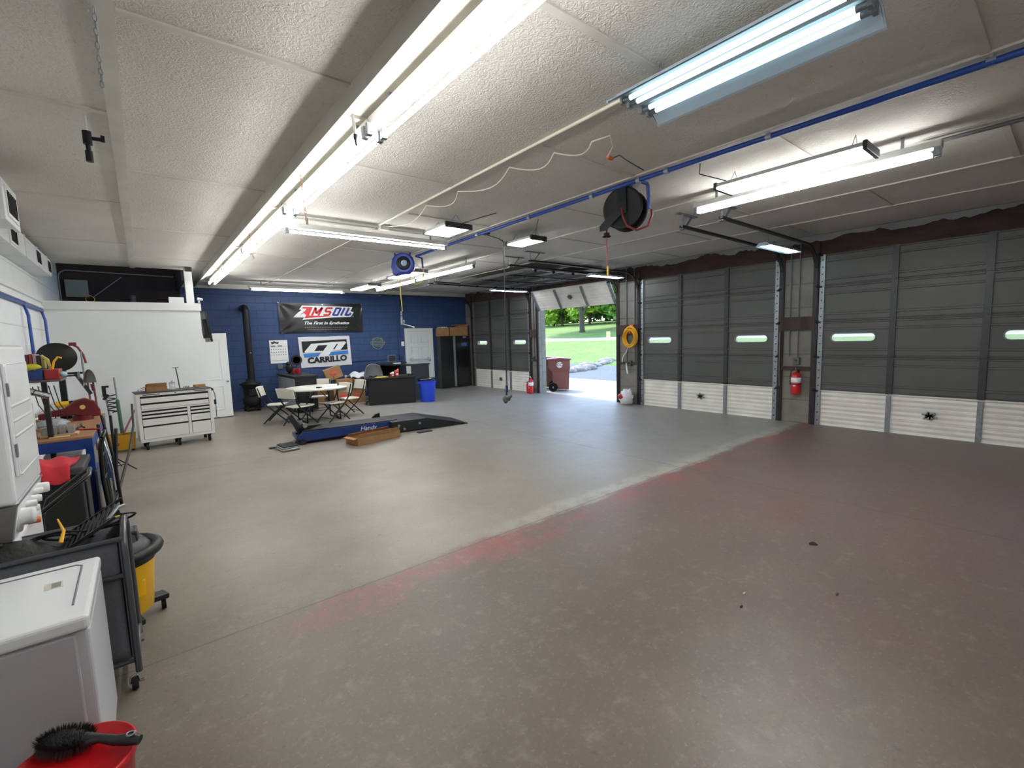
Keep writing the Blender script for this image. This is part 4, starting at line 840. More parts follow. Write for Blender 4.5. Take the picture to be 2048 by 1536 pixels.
mb = MB(); mb.prism([(6.08, 11.22), (6.10, 11.23), (5.54, 12.72), (5.52, 12.71)], lambda u, v, h: (u, v, h), 0, .66); mb.prism([(5.6, 12.0), (5.80, 12.0), (5.54, 12.72), (5.4, 12.68)], lambda u, v, h: (u, v, h), .66, .93); build('back_panel', mb, BLKLAM, t, world=True)
mb = MB(); mb.prism([(5.49, 11.04), (6.08, 11.2), (5.53, 12.74), (4.93, 12.57)], lambda u, v, h: (u, v, h), .64, .66); build('shelf', mb, BLKLAM, t, world=True)
t = thing('monitor', 'small dark computer monitor on the reception counter', 'monitor', (5.48, 12.2, .966), R(12))
mb = MB(); mb.box(-.13, .13, -.015, .015, .05, .23); build('bezel', mb, mat('silver_bezel', '#6e7278', .4), t, bevel=.005); mb = MB(); mb.box(-.118, .112, -.017, -.014, .062, .218); build('screen', mb, mat('dark_screen', '#0d0e12', .5), t); mb = MB(); mb.cyl((0, .02, .012), (0, .02, .12), .015, n=8); mb.box(-.08, .08, -.05, .07, 0, .012); build('stand', mb, BLACK, t)
mb = MB(); mb.box(5.42, 5.6, 11.9, 12.02, .966, .985); solo('paper_stack', mb, PAPER, 'stack of white paper in front of the monitor on the counter', 'paper')
mb = MB(); mb.box(5.66, 5.78, 11.9, 12.0, .966, 1.01); solo('card_reader', mb, NAVY, 'small dark box right of the monitor on the counter', 'box')
mb = MB(); mb.box(5.62, 5.98, 11.35, 11.6, .966, .975); solo('paper_stack', mb, mat('clear_sheet_cover', '#aab4bb', .2), 'clear-covered sheets at the right end of the counter', 'paper')
t = thing('office_chair', 'grey leather high-back office chair behind the black desk', 'chair', (4.62, 11.62, 0), R(180))
def obk(u, v): a = (u-.5)*2; return (a*(.215+.05*sin(pi*v))*(1-.18*v*v), .2+.08*a*a*-1+.05*sin(pi*v)+.08*v, .45+.58*v-.06*a*a*v)
mb = MB(); mb.grid(lambda u, v: (lambda p: (p[0], -p[1]+.4, p[2]))(obk(u, v)), 14, 14, (0, -.07, 0)); build('backrest', mb, LEATH, t, bevel=.02)
mb = MB()
for s_ in (-1, 1): mb.tube([(s_*.13, .02, .98), (s_*.16, .11, .8), (s_*.10, .12, .62)], .012, 6)
mb.tube([(-.11, .13, .72), (0, .15, .69), (.11, .13, .72)], .012, 6); build('seam_piping', mb, BLACK, t)
mb = MB(); mb.box(-.24, .24, -.0, .46, .36, .46); build('seat', mb, LEATH, t, bevel=.04, seg=3)
for s_ in (-1, 1): mb = MB(); mb.tube([(s_*.25, .1, .4), (s_*.28, .1, .58), (s_*.28, .36, .6), (s_*.25, .38, .4)], .022, 8); build('armrest', mb, BLACK, t)
mb = MB(); mb.cyl((0, .22, .08), (0, .22, .37), .025, n=10); build('gas_column', mb, BLACK, t)
for a in range(5): mb = MB(); c_, s_ = cos(a*2*pi/5), sin(a*2*pi/5); mb.bar((0, .22, .09), (.26*c_, .22+.26*s_, .06), .04, .03); mb.ell((.26*c_, .22+.26*s_, .025), .025, .025, .025, 8, 6); build('base_arm', mb, BLACK, t)
# blue recycling can
t = thing('trash_can', 'blue plastic trash can with black liner beside the black desk', 'trash can', (5.70, 10.62, 0))
mb = MB(); mb.lathe([(.17, 0), (.18, .01), (.205, .42), (.212, .43)], n=48, flute=.018, nf=12); mb.lathe([(.215, .43), (.225, .56), (.235, .565), (.235, .585), (.222, .585), (.20, .43)], n=48); build('can_body', mb, mat('bright_blue_plastic', '#2a50e0', .35), t)
mb = MB(); mb.lathe([(.238, .565), (.243, .585), (.235, .61), (.20, .595), (.18, .42), (0, .40)], n=32, flute=.01, nf=9); build('bin_liner', mb, mat('black_liner', '#121316', .3), t)
for s_ in (-1, 1): mb = MB(); mb.tube([(s_*.225, -.06, .5), (s_*.255, -.05, .5), (s_*.255, .05, .5), (s_*.225, .06, .5)], .012, 6); build('handle', mb, MATS['bright_blue_plastic'], t)
# lockers + boxes
t = thing('storage_cabinet', 'tall black two-door cabinet with aluminium centre strip', 'cabinet', (8.0, 12.98, 0))
LK = mat('black_cabinet', '#0f1013', .3); mb = MB(); mb.box(7.44, 8.54, 12.86, 13.12, .02, 1.70); build('carcass', mb, mat('dark_cabinet_side', '#3a3c40', .5), t, world=True, bevel=.004)
for x0, x1 in ((7.45, 7.91), (8.02, 8.53)): mb = MB(); mb.box(x0, x1, 12.842, 12.86, .04, 1.69); d_ = build('door', mb, LK, t, world=True, bevel=.003); mb = MB(); xx = x1-.06 if x0 < 8 else x0+.06; mb.cyl((xx, 12.83, .9), (xx, 12.842, .9), .014, n=8); build('lock', mb, CHROME, d_, loc=None)
for o in t.children:
    if o.name.startswith('door') :
        for ch in o.children:
            pass
mb = MB(); mb.box(7.92, 8.0, 12.835, 12.86, .04, 1.69); build('centre_strip', mb, GALV, t, world=True)
mb = MB(); mb.box(8.22, 8.45, 12.838, 12.842, 1.36, 1.46); build('sticker', mb, mat('blue_sticker', '#33508f', .4), t, world=True, label='blue sticker'); mb = MB(); mb.box(8.30, 8.42, 12.838, 12.842, 1.64, 1.66); build('badge', mb, WH, t, world=True)
carton((7.62, 12.98, 1.70), (.36, .24, .26), 0, 'left cardboard box on the tall black cabinet, with plastic wrap on top'); carton((7.99, 12.98, 1.70), (.32, .24, .28), 0, 'middle cardboard box on the tall black cabinet')
carton((8.33, 12.98, 1.70), (.36, .24, .33), 0, 'right cardboard box on the tall black cabinet'); carton((8.28, 12.98, 2.035), (.52, .26, .03), 0, 'flat cardboard sheet lying on the right box atop the cabinet')
mb = MB(); mb.grid(lambda u, v: (7.48+.27*u, 12.88+.2*v, 1.985+.02*sin(17*u)*cos(13*v)), 12, 8, (0, 0, -.012)); solo('plastic_wrap', mb, BAGW, 'crumpled clear plastic on the left box atop the cabinet', 'plastic sheet')
# ================================================================== MOTORCYCLE LIFT
t = thing('motorcycle_lift', 'blue and black motorcycle lift table lowered to the floor, with black ramp', 'lift table', (1.78, 7.72, 0), R(-7)); LB = mat('lift_blue', '#16336f', .35); CHK = mat('checker_plate_black', '#2b2d31', .45, .4, bump=.4, bscale=70)
mb = MB(); mb.prism([(0.0, .10), (.1, .2), (1.62, .2), (1.62, .10), (1.5, .08), (.1, .05)], lambda u, v, h: (u, h, v), 0, .03); mb.prism([(0.0, .10), (.1, .2), (1.62, .2), (1.62, .10), (1.5, .08), (.1, .05)], lambda u, v, h: (u, h, v), .49, .52); mb.box(.0, .03, 0, .52, .08, .14); build('side_beams', mb, LB, t)
mb = MB(); mb.box(.45, 1.65, .03, .49, .185, .215); mb.prism([(.28, .15), (.45, .2), (.45, .215), (.28, .165)], lambda u, v, h: (u, h, v), .03, .49); build('deck', mb, CHK, t)
mb = MB(); mb.box(.03, .45, .03, .2, .13, .15); mb.box(.03, .45, .33, .49, .13, .15); mb.box(.1, .5, .03, .06, .15, .22); mb.box(.1, .5, .46, .49, .15, .22); build('front_rails', mb, BLACK, t)
T = Matrix.Translation((.16, .26, .15)) @ Matrix.Rotation(R(-28), 4, 'Y')
mb = MB(); mb.box(-.08, .0, -.12, -.03, 0, .38); mb.box(-.08, .0, .03, .12, 0, .36); mb.box(-.09, .03, -.12, .12, 0, .14); mb.box(0, .05, -.1, .1, .12, .16); build('wheel_vise', mb.xform(T), BLACK, t, bevel=.006)
mb = MB(); mb.cyl((.06, -.14, .12), (.06, .1, .12), .014, n=8); mb.cyl((.06, -.17, .12), (.06, -.14, .12), .035, n=12); mb.box(.02, .07, -.06, .0, .16, .2); build('clamp_screw', mb.xform(T), GALV, t)
mb = MB(); mb.box(-.02, .12, -.01, .05, .0, .06); mb.cyl((.1, -.02, .045), (.1, .03, .045), .045, n=14); mb.box(.05, 1.5, .1, .42, .01, .07); build('undercarriage', mb, BLACK, t)
mb = MB(); mb.prism([(1.5, .02), (1.5, .205), (2.15, .205), (2.15, .02)], lambda u, v, h: (u, h, v), -.14, .62); build('rear_platform', mb, CHK, t, bevel=.004)
mb = MB(); mb.prism([(2.15, .205), (2.96, .012), (2.96, .0), (2.15, .17)], lambda u, v, h: (u, h, v), -.14, .62); mb.prism([(2.15, .17), (2.9, .0), (2.15, .0)], lambda u, v, h: (u, h, v), -.14, -.12); mb.prism([(2.15, .17), (2.9, .0), (2.15, .0)], lambda u, v, h: (u, h, v), .60, .62); build('ramp', mb, CHK, t)
mb = MB()
for x in (1.62, 1.72, 2.0): mb.cyl((x, -.16, .06+(.07 if x != 1.72 else 0)), (x, -.14, .06+(.07 if x != 1.72 else 0)), .022, n=10)
build('bolts', mb, GALV, t); mb = MB(); mb.prism([(1.35, .2), (1.5, .2), (1.5, .28), (1.42, .26)], lambda u, v, h: (u, h, v), .58, .62); build('side_bracket', mb, BLACK, t)
build('lettering', text_mb('Handy', .105, lambda x, y, z: (1.13+x, -.002-z, .135+y), shear=.3, bold=.001, sx=1), mat('lift_logo_white', '#c9d6e6', .5), t)
carton((2.83, 7.18, 0), (.80, .34, .115), 12, 'long torn open cardboard box on the floor in front of the blue lift', open_=True)
t = thing('scissor_jack', 'black and silver flat device with ribbed top on the floor left of the blue lift', 'jack', (1.62, 7.58, 0), R(5))
mb = MB(); mb.box(-.14, .12, -.2, .16, .01, .045); build('base_frame', mb, CHROME, t, bevel=.01); mb = MB(); mb.box(-.12, .11, -.17, .14, .05, .075); build('top_plate', mb, BLACK, t, bevel=.006); mb = MB(); mb.box(-.14, .12, -.2, .16, .05, .058); build('middle_rim', mb, GALV, t, bevel=.003)
mb = MB(); mb.tube([(-.12, .1, .03), (-.02, .3, .04)], .014, 6); mb.box(-.2, .1, .2, .26, .0, .02); build('pedal', mb, BLACK, t)
mb = MB(); mb.box(3.60, 3.86, 7.08, 7.18, 0, .015); solo('rubber_plate', mb, BLACK, 'flat black plate on the floor in front of the lift ramp', 'plate', bevel=.004)
mb = MB(); mb.prism([(.035*cos(a_)*(1+.25*sin(3*a_)), .028*sin(a_)) for a_ in [i*pi/8 for i in range(16)]], lambda u, v, h: (3.79+u, 1.16+v, h), 0, .0015); solo('floor_drain', mb, mat('dark_hole', '#1c130f', .9), 'small dark rusty hole in the red floor at the right', 'floor hole')
for i, (x, y, lb) in enumerate(((2.6, 1.15, 'tiny dark scrap on the floor near the bottom centre'), (3.15, .83, 'small curled brown leaf on the floor right of centre'), (2.75, 1.2, 'small pale scrap on the floor, lower centre'))):
    mb = MB(); mb.ell((0, 0, .004), .014, .006, .004, 8, 5, .3); o = build('floor_debris', mb, mat('debris_%s' % ['brown', 'leafy', 'pale'][i], ['#3a2a20', '#5a4030', '#b5aea2'][i], .9), at=(x, y, 0)); tag(o, lb, 'debris')
# ================================================================== TOOL CHEST
t = thing('tool_chest', 'wide white rolling tool chest with black-gapped drawers', 'tool chest', (.34, 9.45, 0), R(5)); TC = mat('tool_chest_white', '#e6e4e0', .35); GAP = mat('drawer_gap_black', '#0b0b0d', .5)
W2, D2 = .50, .24
mb = MB(); mb.box(-W2, W2, -D2+.02, D2, .13, .90); mb.box(-W2, W2, -D2, -D2+.02, .86, .90); mb.box(-W2, W2, -D2, -D2+.02, .13, .175); mb.box(-W2, -W2+.045, -D2, -D2+.02, .175, .86); mb.box(W2-.045, W2, -D2, -D2+.02, .175, .86); mb.box(.14, .18, -D2, -D2+.02, .175, .64); mb.box(-W2+.045, W2-.045, -D2, -D2+.02, .63, .65); build('carcass', mb, TC, t)
mb = MB(); mb.box(-W2+.04, W2-.04, -D2+.018, -D2+.0205, .17, .86); build('shadow_gap', mb, GAP, t)
def drawer(x0, x1, z0, z1):
    mb = MB(); mb.box(x0+.006, x1-.006, -D2-.004, -D2+.017, z0, z1-.032); mb.prism([(-D2-.007, z1-.040), (-D2+.004, z1-.032), (-D2+.004, z1-.040)], lambda u, v, h: (h, u, v), x0+.006, x1-.006); build('drawer', mb, TC, t, bevel=.002)
for z0, z1 in ((.75, .858), (.655, .752)): drawer(-W2+.045, W2-.045, z0, z1)
for x0, x1 in ((-W2+.045, .14), (.18, W2-.045)):
    for z0, z1 in ((.575, .634), (.517, .578), (.39, .522), (.178, .395)): drawer(x0, x1, z0, z1)
mb = MB(); mb.box(-W2-.01, W2+.01, -D2-.01, D2, .90, .915); build('top_mat', mb, GRYPL, t, bevel=.005)
mb = MB(); mb.box(-.42, -.2, -D2-.004, -D2, .875, .886); mb.box(.25, .42, -D2-.004, -D2, .875, .886); mb.cyl((0, -D2-.006, .88), (0, -D2, .88), .01, n=8); build('trim_slots', mb, BLACK, t)
mb = MB(); mb.box(W2, W2+.03, -D2+.02, -D2+.06, .86, .9); mb.box(W2, W2+.03, D2-.06, D2-.02, .86, .9); mb.tube([(W2+.03, -D2+.03, .88), (W2+.03, D2-.03, .88)], .012, 8); build('side_handle', mb, BLACK, t)
mb = MB(); mb.tube([(W2+.02, -.2, .9), (W2+.05, -.22, .8), (W2+.05, -.23, .66), (W2+.045, -.22, .4)], .006, 6); mb.cyl((W2+.045, -.22, .7), (W2+.045, -.22, .62), .018, n=8); build('power_cord', mb, BLACK, t)
for x in (-.42, .0, .42):
    for y in (-.18, .18): mb = MB(); mb.cyl((x-.015, y, .055), (x+.015, y, .055), .055, n=18); mb.box(x-.025, x+.025, y-.03, y+.03, .1, .13); build('caster', mb, RUBBER, t)
def on(x, y): c_, s_ = cos(R(5)), sin(R(5)); return (.34+x*c_-y*s_, 9.45+x*s_+y*c_, .916)
carton(on(-.22, -.05), (.27, .2, .075), 5, 'open cardboard tray with orange items on the tool chest', open_=True); mb = MB(); rn = random.Random(2)
p_ = on(-.15, -.05); mb.ell((p_[0], p_[1], p_[2]+.06), .06, .05, .035, 8, 6, .2); solo('orange_rag', mb, ORANGE, 'orange rag in the cardboard tray on the tool chest', 'rag'); p_ = on(-.28, -.05); mb = MB(); mb.ell((p_[0], p_[1], p_[2]+.06), .05, .04, .03, 8, 6, .25); solo('black_gloves', mb, BLACK, 'black bundle in the cardboard tray on the tool chest', 'gloves')
carton(on(.38, .02), (.16, .1, .05), 10, 'small cardboard box at the right end of the tool chest')
t = thing('glass_jar', 'clear jar with steel lid on the tool chest', 'jar', on(0, 0)); mb = MB(); mb.lathe([(.042, 0), (.045, .01), (.045, .1), (.04, .11)], n=18); build('jar_body', mb, GLASS, t); mb = MB(); mb.cyl((0, 0, .11), (0, 0, .12), .046, n=18); mb.ell((0, 0, .135), .012, .012, .012, 8, 6); build('lid', mb, GALV, t)
t = thing('t_handle_wrench', 'long steel T-handle wrench standing on the tool chest', 'wrench', on(.1, -.02)); mb = MB(); mb.cyl((0, 0, 0), (-.03, 0, .36), .009, n=8); mb.cyl((-.075, 0, .36), (.01, 0, .362), .005, n=8); build('shaft', mb, mat('dull_steel', '#5b5e60', .4, .7), t)
for i in range(4): p_ = on(.15+.022*i, -.05); mb = MB(); mb.cyl((0, 0, 0), (0, 0, .045), .008, n=8); o = build('socket_bit', mb, CHROME, at=p_); tag(o, 'small steel socket on the tool chest, %s' % ['leftmost of four, next to the T-handle wrench', 'second of four from the T-handle wrench', 'third of four from the T-handle wrench', 'rightmost of the row of four'][i], 'socket', 'sockets on the tool chest')
t = thing('wire_stand', 'small grey wire tripod at the left end of the tool chest', 'stand', on(-.42, -.05)); mb = MB(); mb.tube([(-.04, 0, 0), (-.03, 0, .05), (.0, 0, .03), (.04, 0, .04)], .005, 5); mb.tube([(-.03, 0, .05), (-.02, 0, 0)], .004, 5); build('wire_frame', mb, GALV, t)
mb = MB(); mb.prism([(-.25, .0), (.3, -.05), (.42, .1), (.1, .2), (-.3, .12)], lambda u, v, h: (.15+u, 9.35+v, h), 0, .012); solo('folded_sheet', mb, mat('dirty_white_sheet', '#9da09c', .7), 'crumpled pale sheet on the floor under the tool chest', 'sheet')
# ================================================================== PARTITION: DOOR, TV, LOFT
r = bpy.data.objects.new('door_7', None); COL.objects.link(r); r['kind'] = 'structure'
mb = MB(); mb.box(.94, 1.50, 12.05, 12.09, .02, 1.89); lf = build('door_leaf', mb, WHITE, r, bevel=.003)
mb = MB()
for z0, z1 in ((.18, .72), (.86, 1.76)):
    for q in ((1.0, 1.37, z0, z0+.02), (1.0, 1.37, z1-.02, z1), (1.0, 1.02, z0, z1), (1.35, 1.37, z0, z1)): mb.box(q[0], q[1], 12.038, 12.05, q[2], q[3])
    mb.box(1.05, 1.32, 12.042, 12.05, z0+.05, z1-.05)
build('raised_panels', mb, WHITE, lf, bevel=.003); mb = MB(); mb.lathe([(0, -.06), (.026, -.055), (.028, -.04), (.01, -.03), (.01, 0)], (1.44, 12.05, .82), 12, 'y'); build('door_knob', mb, CHROME, lf)
t = thing('television', 'black flat television mounted on the side of the white office, seen edge-on', 'television', (.95, 10.95, 1.65))
T = Matrix.Translation((1.06, 10.75, 2.0)) @ Matrix.Rotation(R(-6), 4, 'Y')
mb = MB(); mb.box(-.02, .02, 0, .95, -.3, .3); build('screen_panel', mb.xform(T), mat('tv_black', '#141517', .25), t, world=True, bevel=.005); mb = MB(); mb.box(-.05, -.02, .1, .85, -.22, .15); build('rear_housing', mb.xform(T), GRYPL, t, world=True); mb = MB(); mb.box(.931, 1.02, 11.1, 11.3, 1.85, 2.15); build('wall_bracket', mb, GALV, t, world=True)
t = thing('security_light', 'small white lamp head on top of the office wall corner', 'lamp', (.93, 10.6, 2.44)); mb = MB(); mb.cyl((0, 0, 0), (0, 0, .05), .018, n=10); mb.cyl((-.02, -.03, .07), (.05, -.06, .06), .03, .022, n=12); build('lamp_head', mb, WHITE, t)
t = thing('electrical_panel', 'grey electrical panel on the dark loft wall above the office', 'electrical panel', (-.93, 13.08, 2.7)); mb = MB(); mb.box(-1.1, -.75, 13.0, 13.1, 2.7, 3.05); build('panel_box', mb, mat('tan_grey_panel', '#6d6a60', .5), t, world=True, bevel=.006)
mb = MB(); mb.tube([(-1.18, 13.05, 2.3), (-1.18, 13.05, 3.1)]+[(-1.18+.14*(1-cos(R(a))), 13.05, 3.1+.14*sin(R(a))) for a in range(20, 91, 14)]+[(.7, 13.05, 3.2)], .015, 8); solo('conduit', mb, CON, 'bent conduit framing the dark loft wall', 'conduit'); mb = MB(); mb.tube([(-.7, 13.05, 2.7), (-.2, 13.05, 3.15)], .012, 6); solo('conduit', mb, CON, 'diagonal conduit on the dark loft wall', 'conduit')
mb = MB(); mb.tube([(-.74+.07*cos(a/3), 13.0+.03*sin(a), 2.66+.07*sin(a/3)) for a in range(20)], .007, 5); solo('rope_coil', mb, YEL, 'small yellow rope coil below the electrical panel in the loft', 'rope') 
mb = MB(); mb.box(.47, .70, 10.63, 10.66, 2.43, 2.54); solo('white_binder', mb, PAPER, 'white sheet standing on top of the office wall', 'paper')
mb = MB(); mb.box(.76, .86, 10.56, 10.61, 3.02, 3.09); solo('wood_block', mb, RUSTW, 'small brown wood block at the ceiling beside the white post', 'wood block')
t = thing('storage_tube', 'grey tube standing in the dark loft', 'tube', (-.05, 12.9, 2.3)); mb = MB(); mb.cyl((-.05, 12.9, 2.29), (-.05, 12.9, 2.75), .05, n=12); build('tube_body', mb, mat('dim_grey', '#4a4a4e', .6), t, world=True)
# ================================================================== LEFT WALL DUCT
t = thing('air_duct', 'white boxed air duct with four black louvred vents along the left wall', 'duct', (-1.1, 7.5, 2.76)); DUW = mat('duct_white', '#e6eaea', .45)
mb = MB(); mb.box(XL, -1.0, 5.6, 10.25, 2.78, 3.04)
for yy in (6.4, 7.3, 8.2, 9.1, 9.9): mb.box(XL, -.99, yy-.008, yy+.008, 2.77, 3.05)
build('duct_body', mb, DUW, t, world=True, bevel=.004)
mb = MB(); mb.box(XL, -.72, 5.12, 5.62, 2.63, 2.90); mb.box(-.73, -.70, 5.1, 5.64, 2.61, 2.92); build('branch_box', mb, DUW, t, world=True, bevel=.004)
for X, y0, y1, z0, z1 in ((-.70, 5.2, 5.54, 2.68, 2.85), (-1.0, 7.38, 7.72, 2.83, 2.99), (-1.0, 8.97, 9.3, 2.83, 2.99), (-1.0, 9.92, 10.18, 2.83, 2.99)):
    mb = MB(); mb.box(X, X+.008, y0-.03, y1+.03, z0-.03, z0); mb.box(X, X+.008, y0-.03, y1+.03, z1, z1+.03); mb.box(X, X+.008, y0-.03, y0, z0, z1); mb.box(X, X+.008, y1, y1+.03, z0, z1); v_ = build('vent', mb, WHITE, t, world=True)
    mb = MB(); mb.box(X, X+.003, y0, y1, z0, z1); build('dark_opening', mb, BLACK, v_, loc=None); mb = MB(); 
    for i in range(7): yy = y0+(y1-y0)*(i+.5)/7; mb.box(X+.002, X+.012, yy-.004, yy+.004, z0, z1)
    build('louvres', mb, GRYPL, v_)
for o in [q for q in bpy.data.objects if q.name.split('.')[0] in ('dark_opening', 'louvres')]+[q for q in bpy.data.objects if q.name.split('.')[0] == 'lock']:
    off = WL(o.parent)      # these sub-parts were written in world coordinates
    for v_ in o.data.vertices: v_.co = v_.co-off
# ================================================================== FOREGROUND LEFT: DRYER, RED BUCKET, CART, VACUUM
t = thing('clothes_dryer', 'white front-facing clothes dryer at the bottom left corner, with a label on top', 'dryer', (-.55, 2.4, 0))
X0, X1, Y0, Y1, ZT = -.92, -.228, 2.10, 2.68, .71
mb = MB(); mb.box(X0, X1, Y0+.012, Y1, .02, ZT-.055); build('cabinet', mb, mat('dryer_side_white', '#c9ccd2', .3), t, world=True, bevel=.012, seg=3)
mb = MB(); mb.box(X0+.0, X1-.035, Y0, Y0+.014, .03, ZT-.06); fp = build('front_panel', mb, mat('dryer_front_grey', '#b4b5ba', .35), t, world=True, bevel=.006)
mb = MB(); mb.tube([(X0, Y0-.001, .49), (-.52, Y0-.001, .49), (-.495, Y0-.001, .47), (-.49, Y0-.001, .1)], .004, 5); build('door_seam', mb, mat('seam_grey', '#8f9096', .5), fp, loc=None)
mb = MB(); mb.box(X0, X1+.004, Y0-.006, Y1, ZT-.052, ZT); tp = build('top_panel', mb, ENAMEL, t, world=True, bevel=.014, seg=3)
mb = MB(); mb.tube([(X0, Y1-.06, ZT+.0005), (X1-.07, Y1-.06, ZT+.0005), (X1-.05, Y1-.08, ZT+.0005), (X1-.045, Y0+.11, ZT+.0005)], .004, 5); build('lid_seam', mb, mat('seam_dark', '#74777c', .5), tp, loc=None)
T = Matrix.Translation((-.348, 2.45, ZT)) @ Matrix.Rotation(R(4), 4, 'Z') @ Matrix.Diagonal((.38, .7, 1, 1))
mb = MB(); mb.box(-.07, .07, -.045, .045, 0, .0012); build('rating_label', mb.xform(T), mat('label_cream', '#cfcdc0', .4), tp, loc=None, label='cream rating label'); mb = MB(); mb.box(-.015, .055, -.035, .035, .0012, .002); build('label_window', mb.xform(T), mat('label_grey', '#8f8f84', .4), tp, loc=None)
for o in list(tp.children)+list(fp.children):
    off = WL(o.parent)
    for v_ in o.data.vertices: v_.co = v_.co-off
t = thing('bucket', 'red plastic bucket with lid at the bottom left corner, in front of the dryer', 'bucket', (-.28, 1.85, 0)); RB = mat('bucket_red', '#c2161e', .35)
mb = MB(); mb.lathe([(.128, 0), (.132, .01), (.148, .34), (.154, .345)], n=40); build('pail', mb, RB, t); mb = MB(); mb.lathe([(.154, .338), (.158, .345), (.158, .368), (.1515, .371), (.1495, .366), (.0, .366)], n=48); build('lid', mb, RB, t)
t = thing('scrub_brush', 'black long-bristled scrub brush with short handle lying on the red bucket lid', 'brush', (-.228, 1.875, .398), R(-38)); t.scale = (1.15,)*3; mb = MB(); mb.ell((-.075, 0, -.0), .066, .034, .022, 20, 10)
mb.tube([(-.02, 0, .0), (.02, 0, .004), (.06, 0, -.004), (.10, 0, -.002), (.125, 0, -.006)], [.02, .011, .013, .016, .012], 10); build('handle', mb, mat('brush_handle_black', '#1c1f20', .45), t)
mb = MB(); rn = random.Random(4)
for i in range(2400):
    a = rn.uniform(0, 2*pi); q = math.sqrt(rn.random()); x, y = -.075+.068*q*cos(a), .036*q*sin(a); s_ = 1 if rn.random() < .6 else -1
    dx, dy = cos(a)*.014*q, sin(a)*.014*q; L = (.03-.012*q*q)*rn.uniform(.85, 1) if s_ > 0 else .018
    mb.add([(x-.0016, y, 0), (x+.0016, y, 0), (x+dx, y+dy, s_*L)], [(0, 1, 2)])
build('bristles', mb, mat('dark_bristles', '#2a2320', .9), t); mb = MB(); mb.tube([(.103+.010*cos(a_), .0+.008*sin(a_), .014) for a_ in [i*pi/6 for i in range(12)]], .0025, 5, closed=True); build('hanging_ring', mb, GALV, t)
# grey hamper cart
t = thing('laundry_cart', 'grey fabric hamper cart on a tubular steel frame with chrome casters, behind the dryer', 'cart', (-.6, 2.9, 0)); FRM = mat('grey_tube_frame', '#5d6066', .3, .6)
def loopx(X): return [(X, 2.74, .08), (X, 2.74, .70), (X, 2.78, .755), (X, 2.84, .775), (X, 3.02, .775), (X, 3.08, .755), (X, 3.12, .70), (X, 3.12, .08)]
for X in (-.145, -1.0): mb = MB(); mb.tube(loopx(X), .014, 10); mb.tube([(X, 2.74, .13), (X, 3.12, .13)], .011, 8); build('end_frame', mb, FRM, t, world=True)
mb = MB()
for Y in (2.76, 3.10):
    mb.tube([(-1.0, Y, .735), (-.145, Y, .735)], .012, 8); mb.tube([(-1.0, Y, .13), (-.145, Y, .13)], .010, 8); mb.tube([(-1.0, Y, .56), (-.145, Y, .56)], .012, 8) if Y < 3 else None
build('rails', mb, FRM, t, world=True)
mb = MB(); A = lambda x, y, z: (x, y, z)
mb.grid(lambda u, v: (-.98+.81*u, 2.765+.012*sin(9*u)*sin(pi*v), .14+.60*v), 20, 10, (0, .006, 0)); mb.grid(lambda u, v: (-.98+.81*u, 3.09, .14+.60*v), 8, 4, (0, -.006, 0)); mb.grid(lambda u, v: (-.165, 2.765+.325*u, .14+.58*v), 6, 6, (.006, 0, 0)); mb.box(-.98, -.165, 2.77, 3.09, .14, .15); build('fabric_bag', mb, GREYF, t, world=True)
for x, y in ((-.165, 2.74), (-.165, 3.12), (-.98, 2.74), (-.98, 3.12)):
    mb = MB(); mb.cyl((x-.012, y, .028), (x+.012, y, .028), .028, n=16); build('caster', c_ if False else mb, RUBBER, t, world=True); mb = MB(); mb.tube([(x-.018, y, .03), (x-.014, y, .06), (x, y, .07), (x+.014, y, .06), (x+.018, y, .03)], .005, 6); mb.cyl((x+.018, y, .03), (x+.035, y, .03), .006, n=6); build('caster_fork', mb, CHROME, t, world=True)
# clutter in cart
t = thing('tool_bag', 'black padded bag lying in the grey hamper cart', 'bag', (-.62, 2.95, .5)); mb = MB(); mb.ell((-.66, 2.95, .66), .3, .14, .12, 16, 10, .05); build('bag_body', mb, mat('black_nylon', '#131313', .6, bump=.3, bscale=40), t, world=True); mb = MB(); mb.tube([(-.85, 2.9, .74), (-.7, 2.85, .82), (-.55, 2.9, .78)], .010, 6); build('strap', mb, BLACK, t, world=True)
t = thing('heat_guard_grille', 'black ribbed tool with pale latch sticking out of the hamper cart', 'tool', (-.25, 3.0, .6)); mb = MB()
for i in range(9): mb.bar((-.36+.02*i, 2.86, .70+.012*i), (-.34+.02*i, 3.08, .73+.012*i), .008, .012)
mb.bar((-.38, 2.86, .69), (-.17, 2.86, .815), .012, .014); mb.bar((-.36, 3.08, .72), (-.15, 3.08, .845), .012, .014); build('ribs', mb, BLACK, t, world=True); mb = MB(); mb.tube([(-.2, 2.9, .8), (-.16, 2.92, .845), (-.14, 3.0, .83)], .008, 6); build('latch', mb, GALV, t, world=True)
mb = MB()
for i in range(5): mb.tube([(-.42+.05*i+.12*cos(a_/4+i), 2.94+.06*sin(a_/4), .72+.015*i+.03*sin(a_/4+i)) for a_ in range(14)], .006, 5)
solo('power_cord', mb, BLACK, 'tangled black cable in the hamper cart', 'cord')
mb = MB(); mb.tube([(-.36, 2.82, .76), (-.35, 2.86, .80), (-.37, 2.9, .85)], [.009, .007, .003], 6); solo('yellow_clamp', mb, YEL, 'small yellow clamp on the clutter in the hamper cart', 'clamp')
mb = MB(); mb.tube([(-.85, 2.79, .70), (-.7, 2.79, .705), (-.66, 2.8, .72)], .012, 6); solo('yellow_strap', mb, mat('yellow_strap', '#c79a20', .7), 'yellow strap at the left end of the hamper cart', 'strap')
mb = MB(); mb.tube([(-.75, 3.3, .80), (-.6, 3.28, .78), (-.48, 3.3, .76)], [.02, .03, .015], 8); solo('orange_tool', mb, ORANGE, 'orange tool grip beneath the knobs of the stacked washer', 'tool')
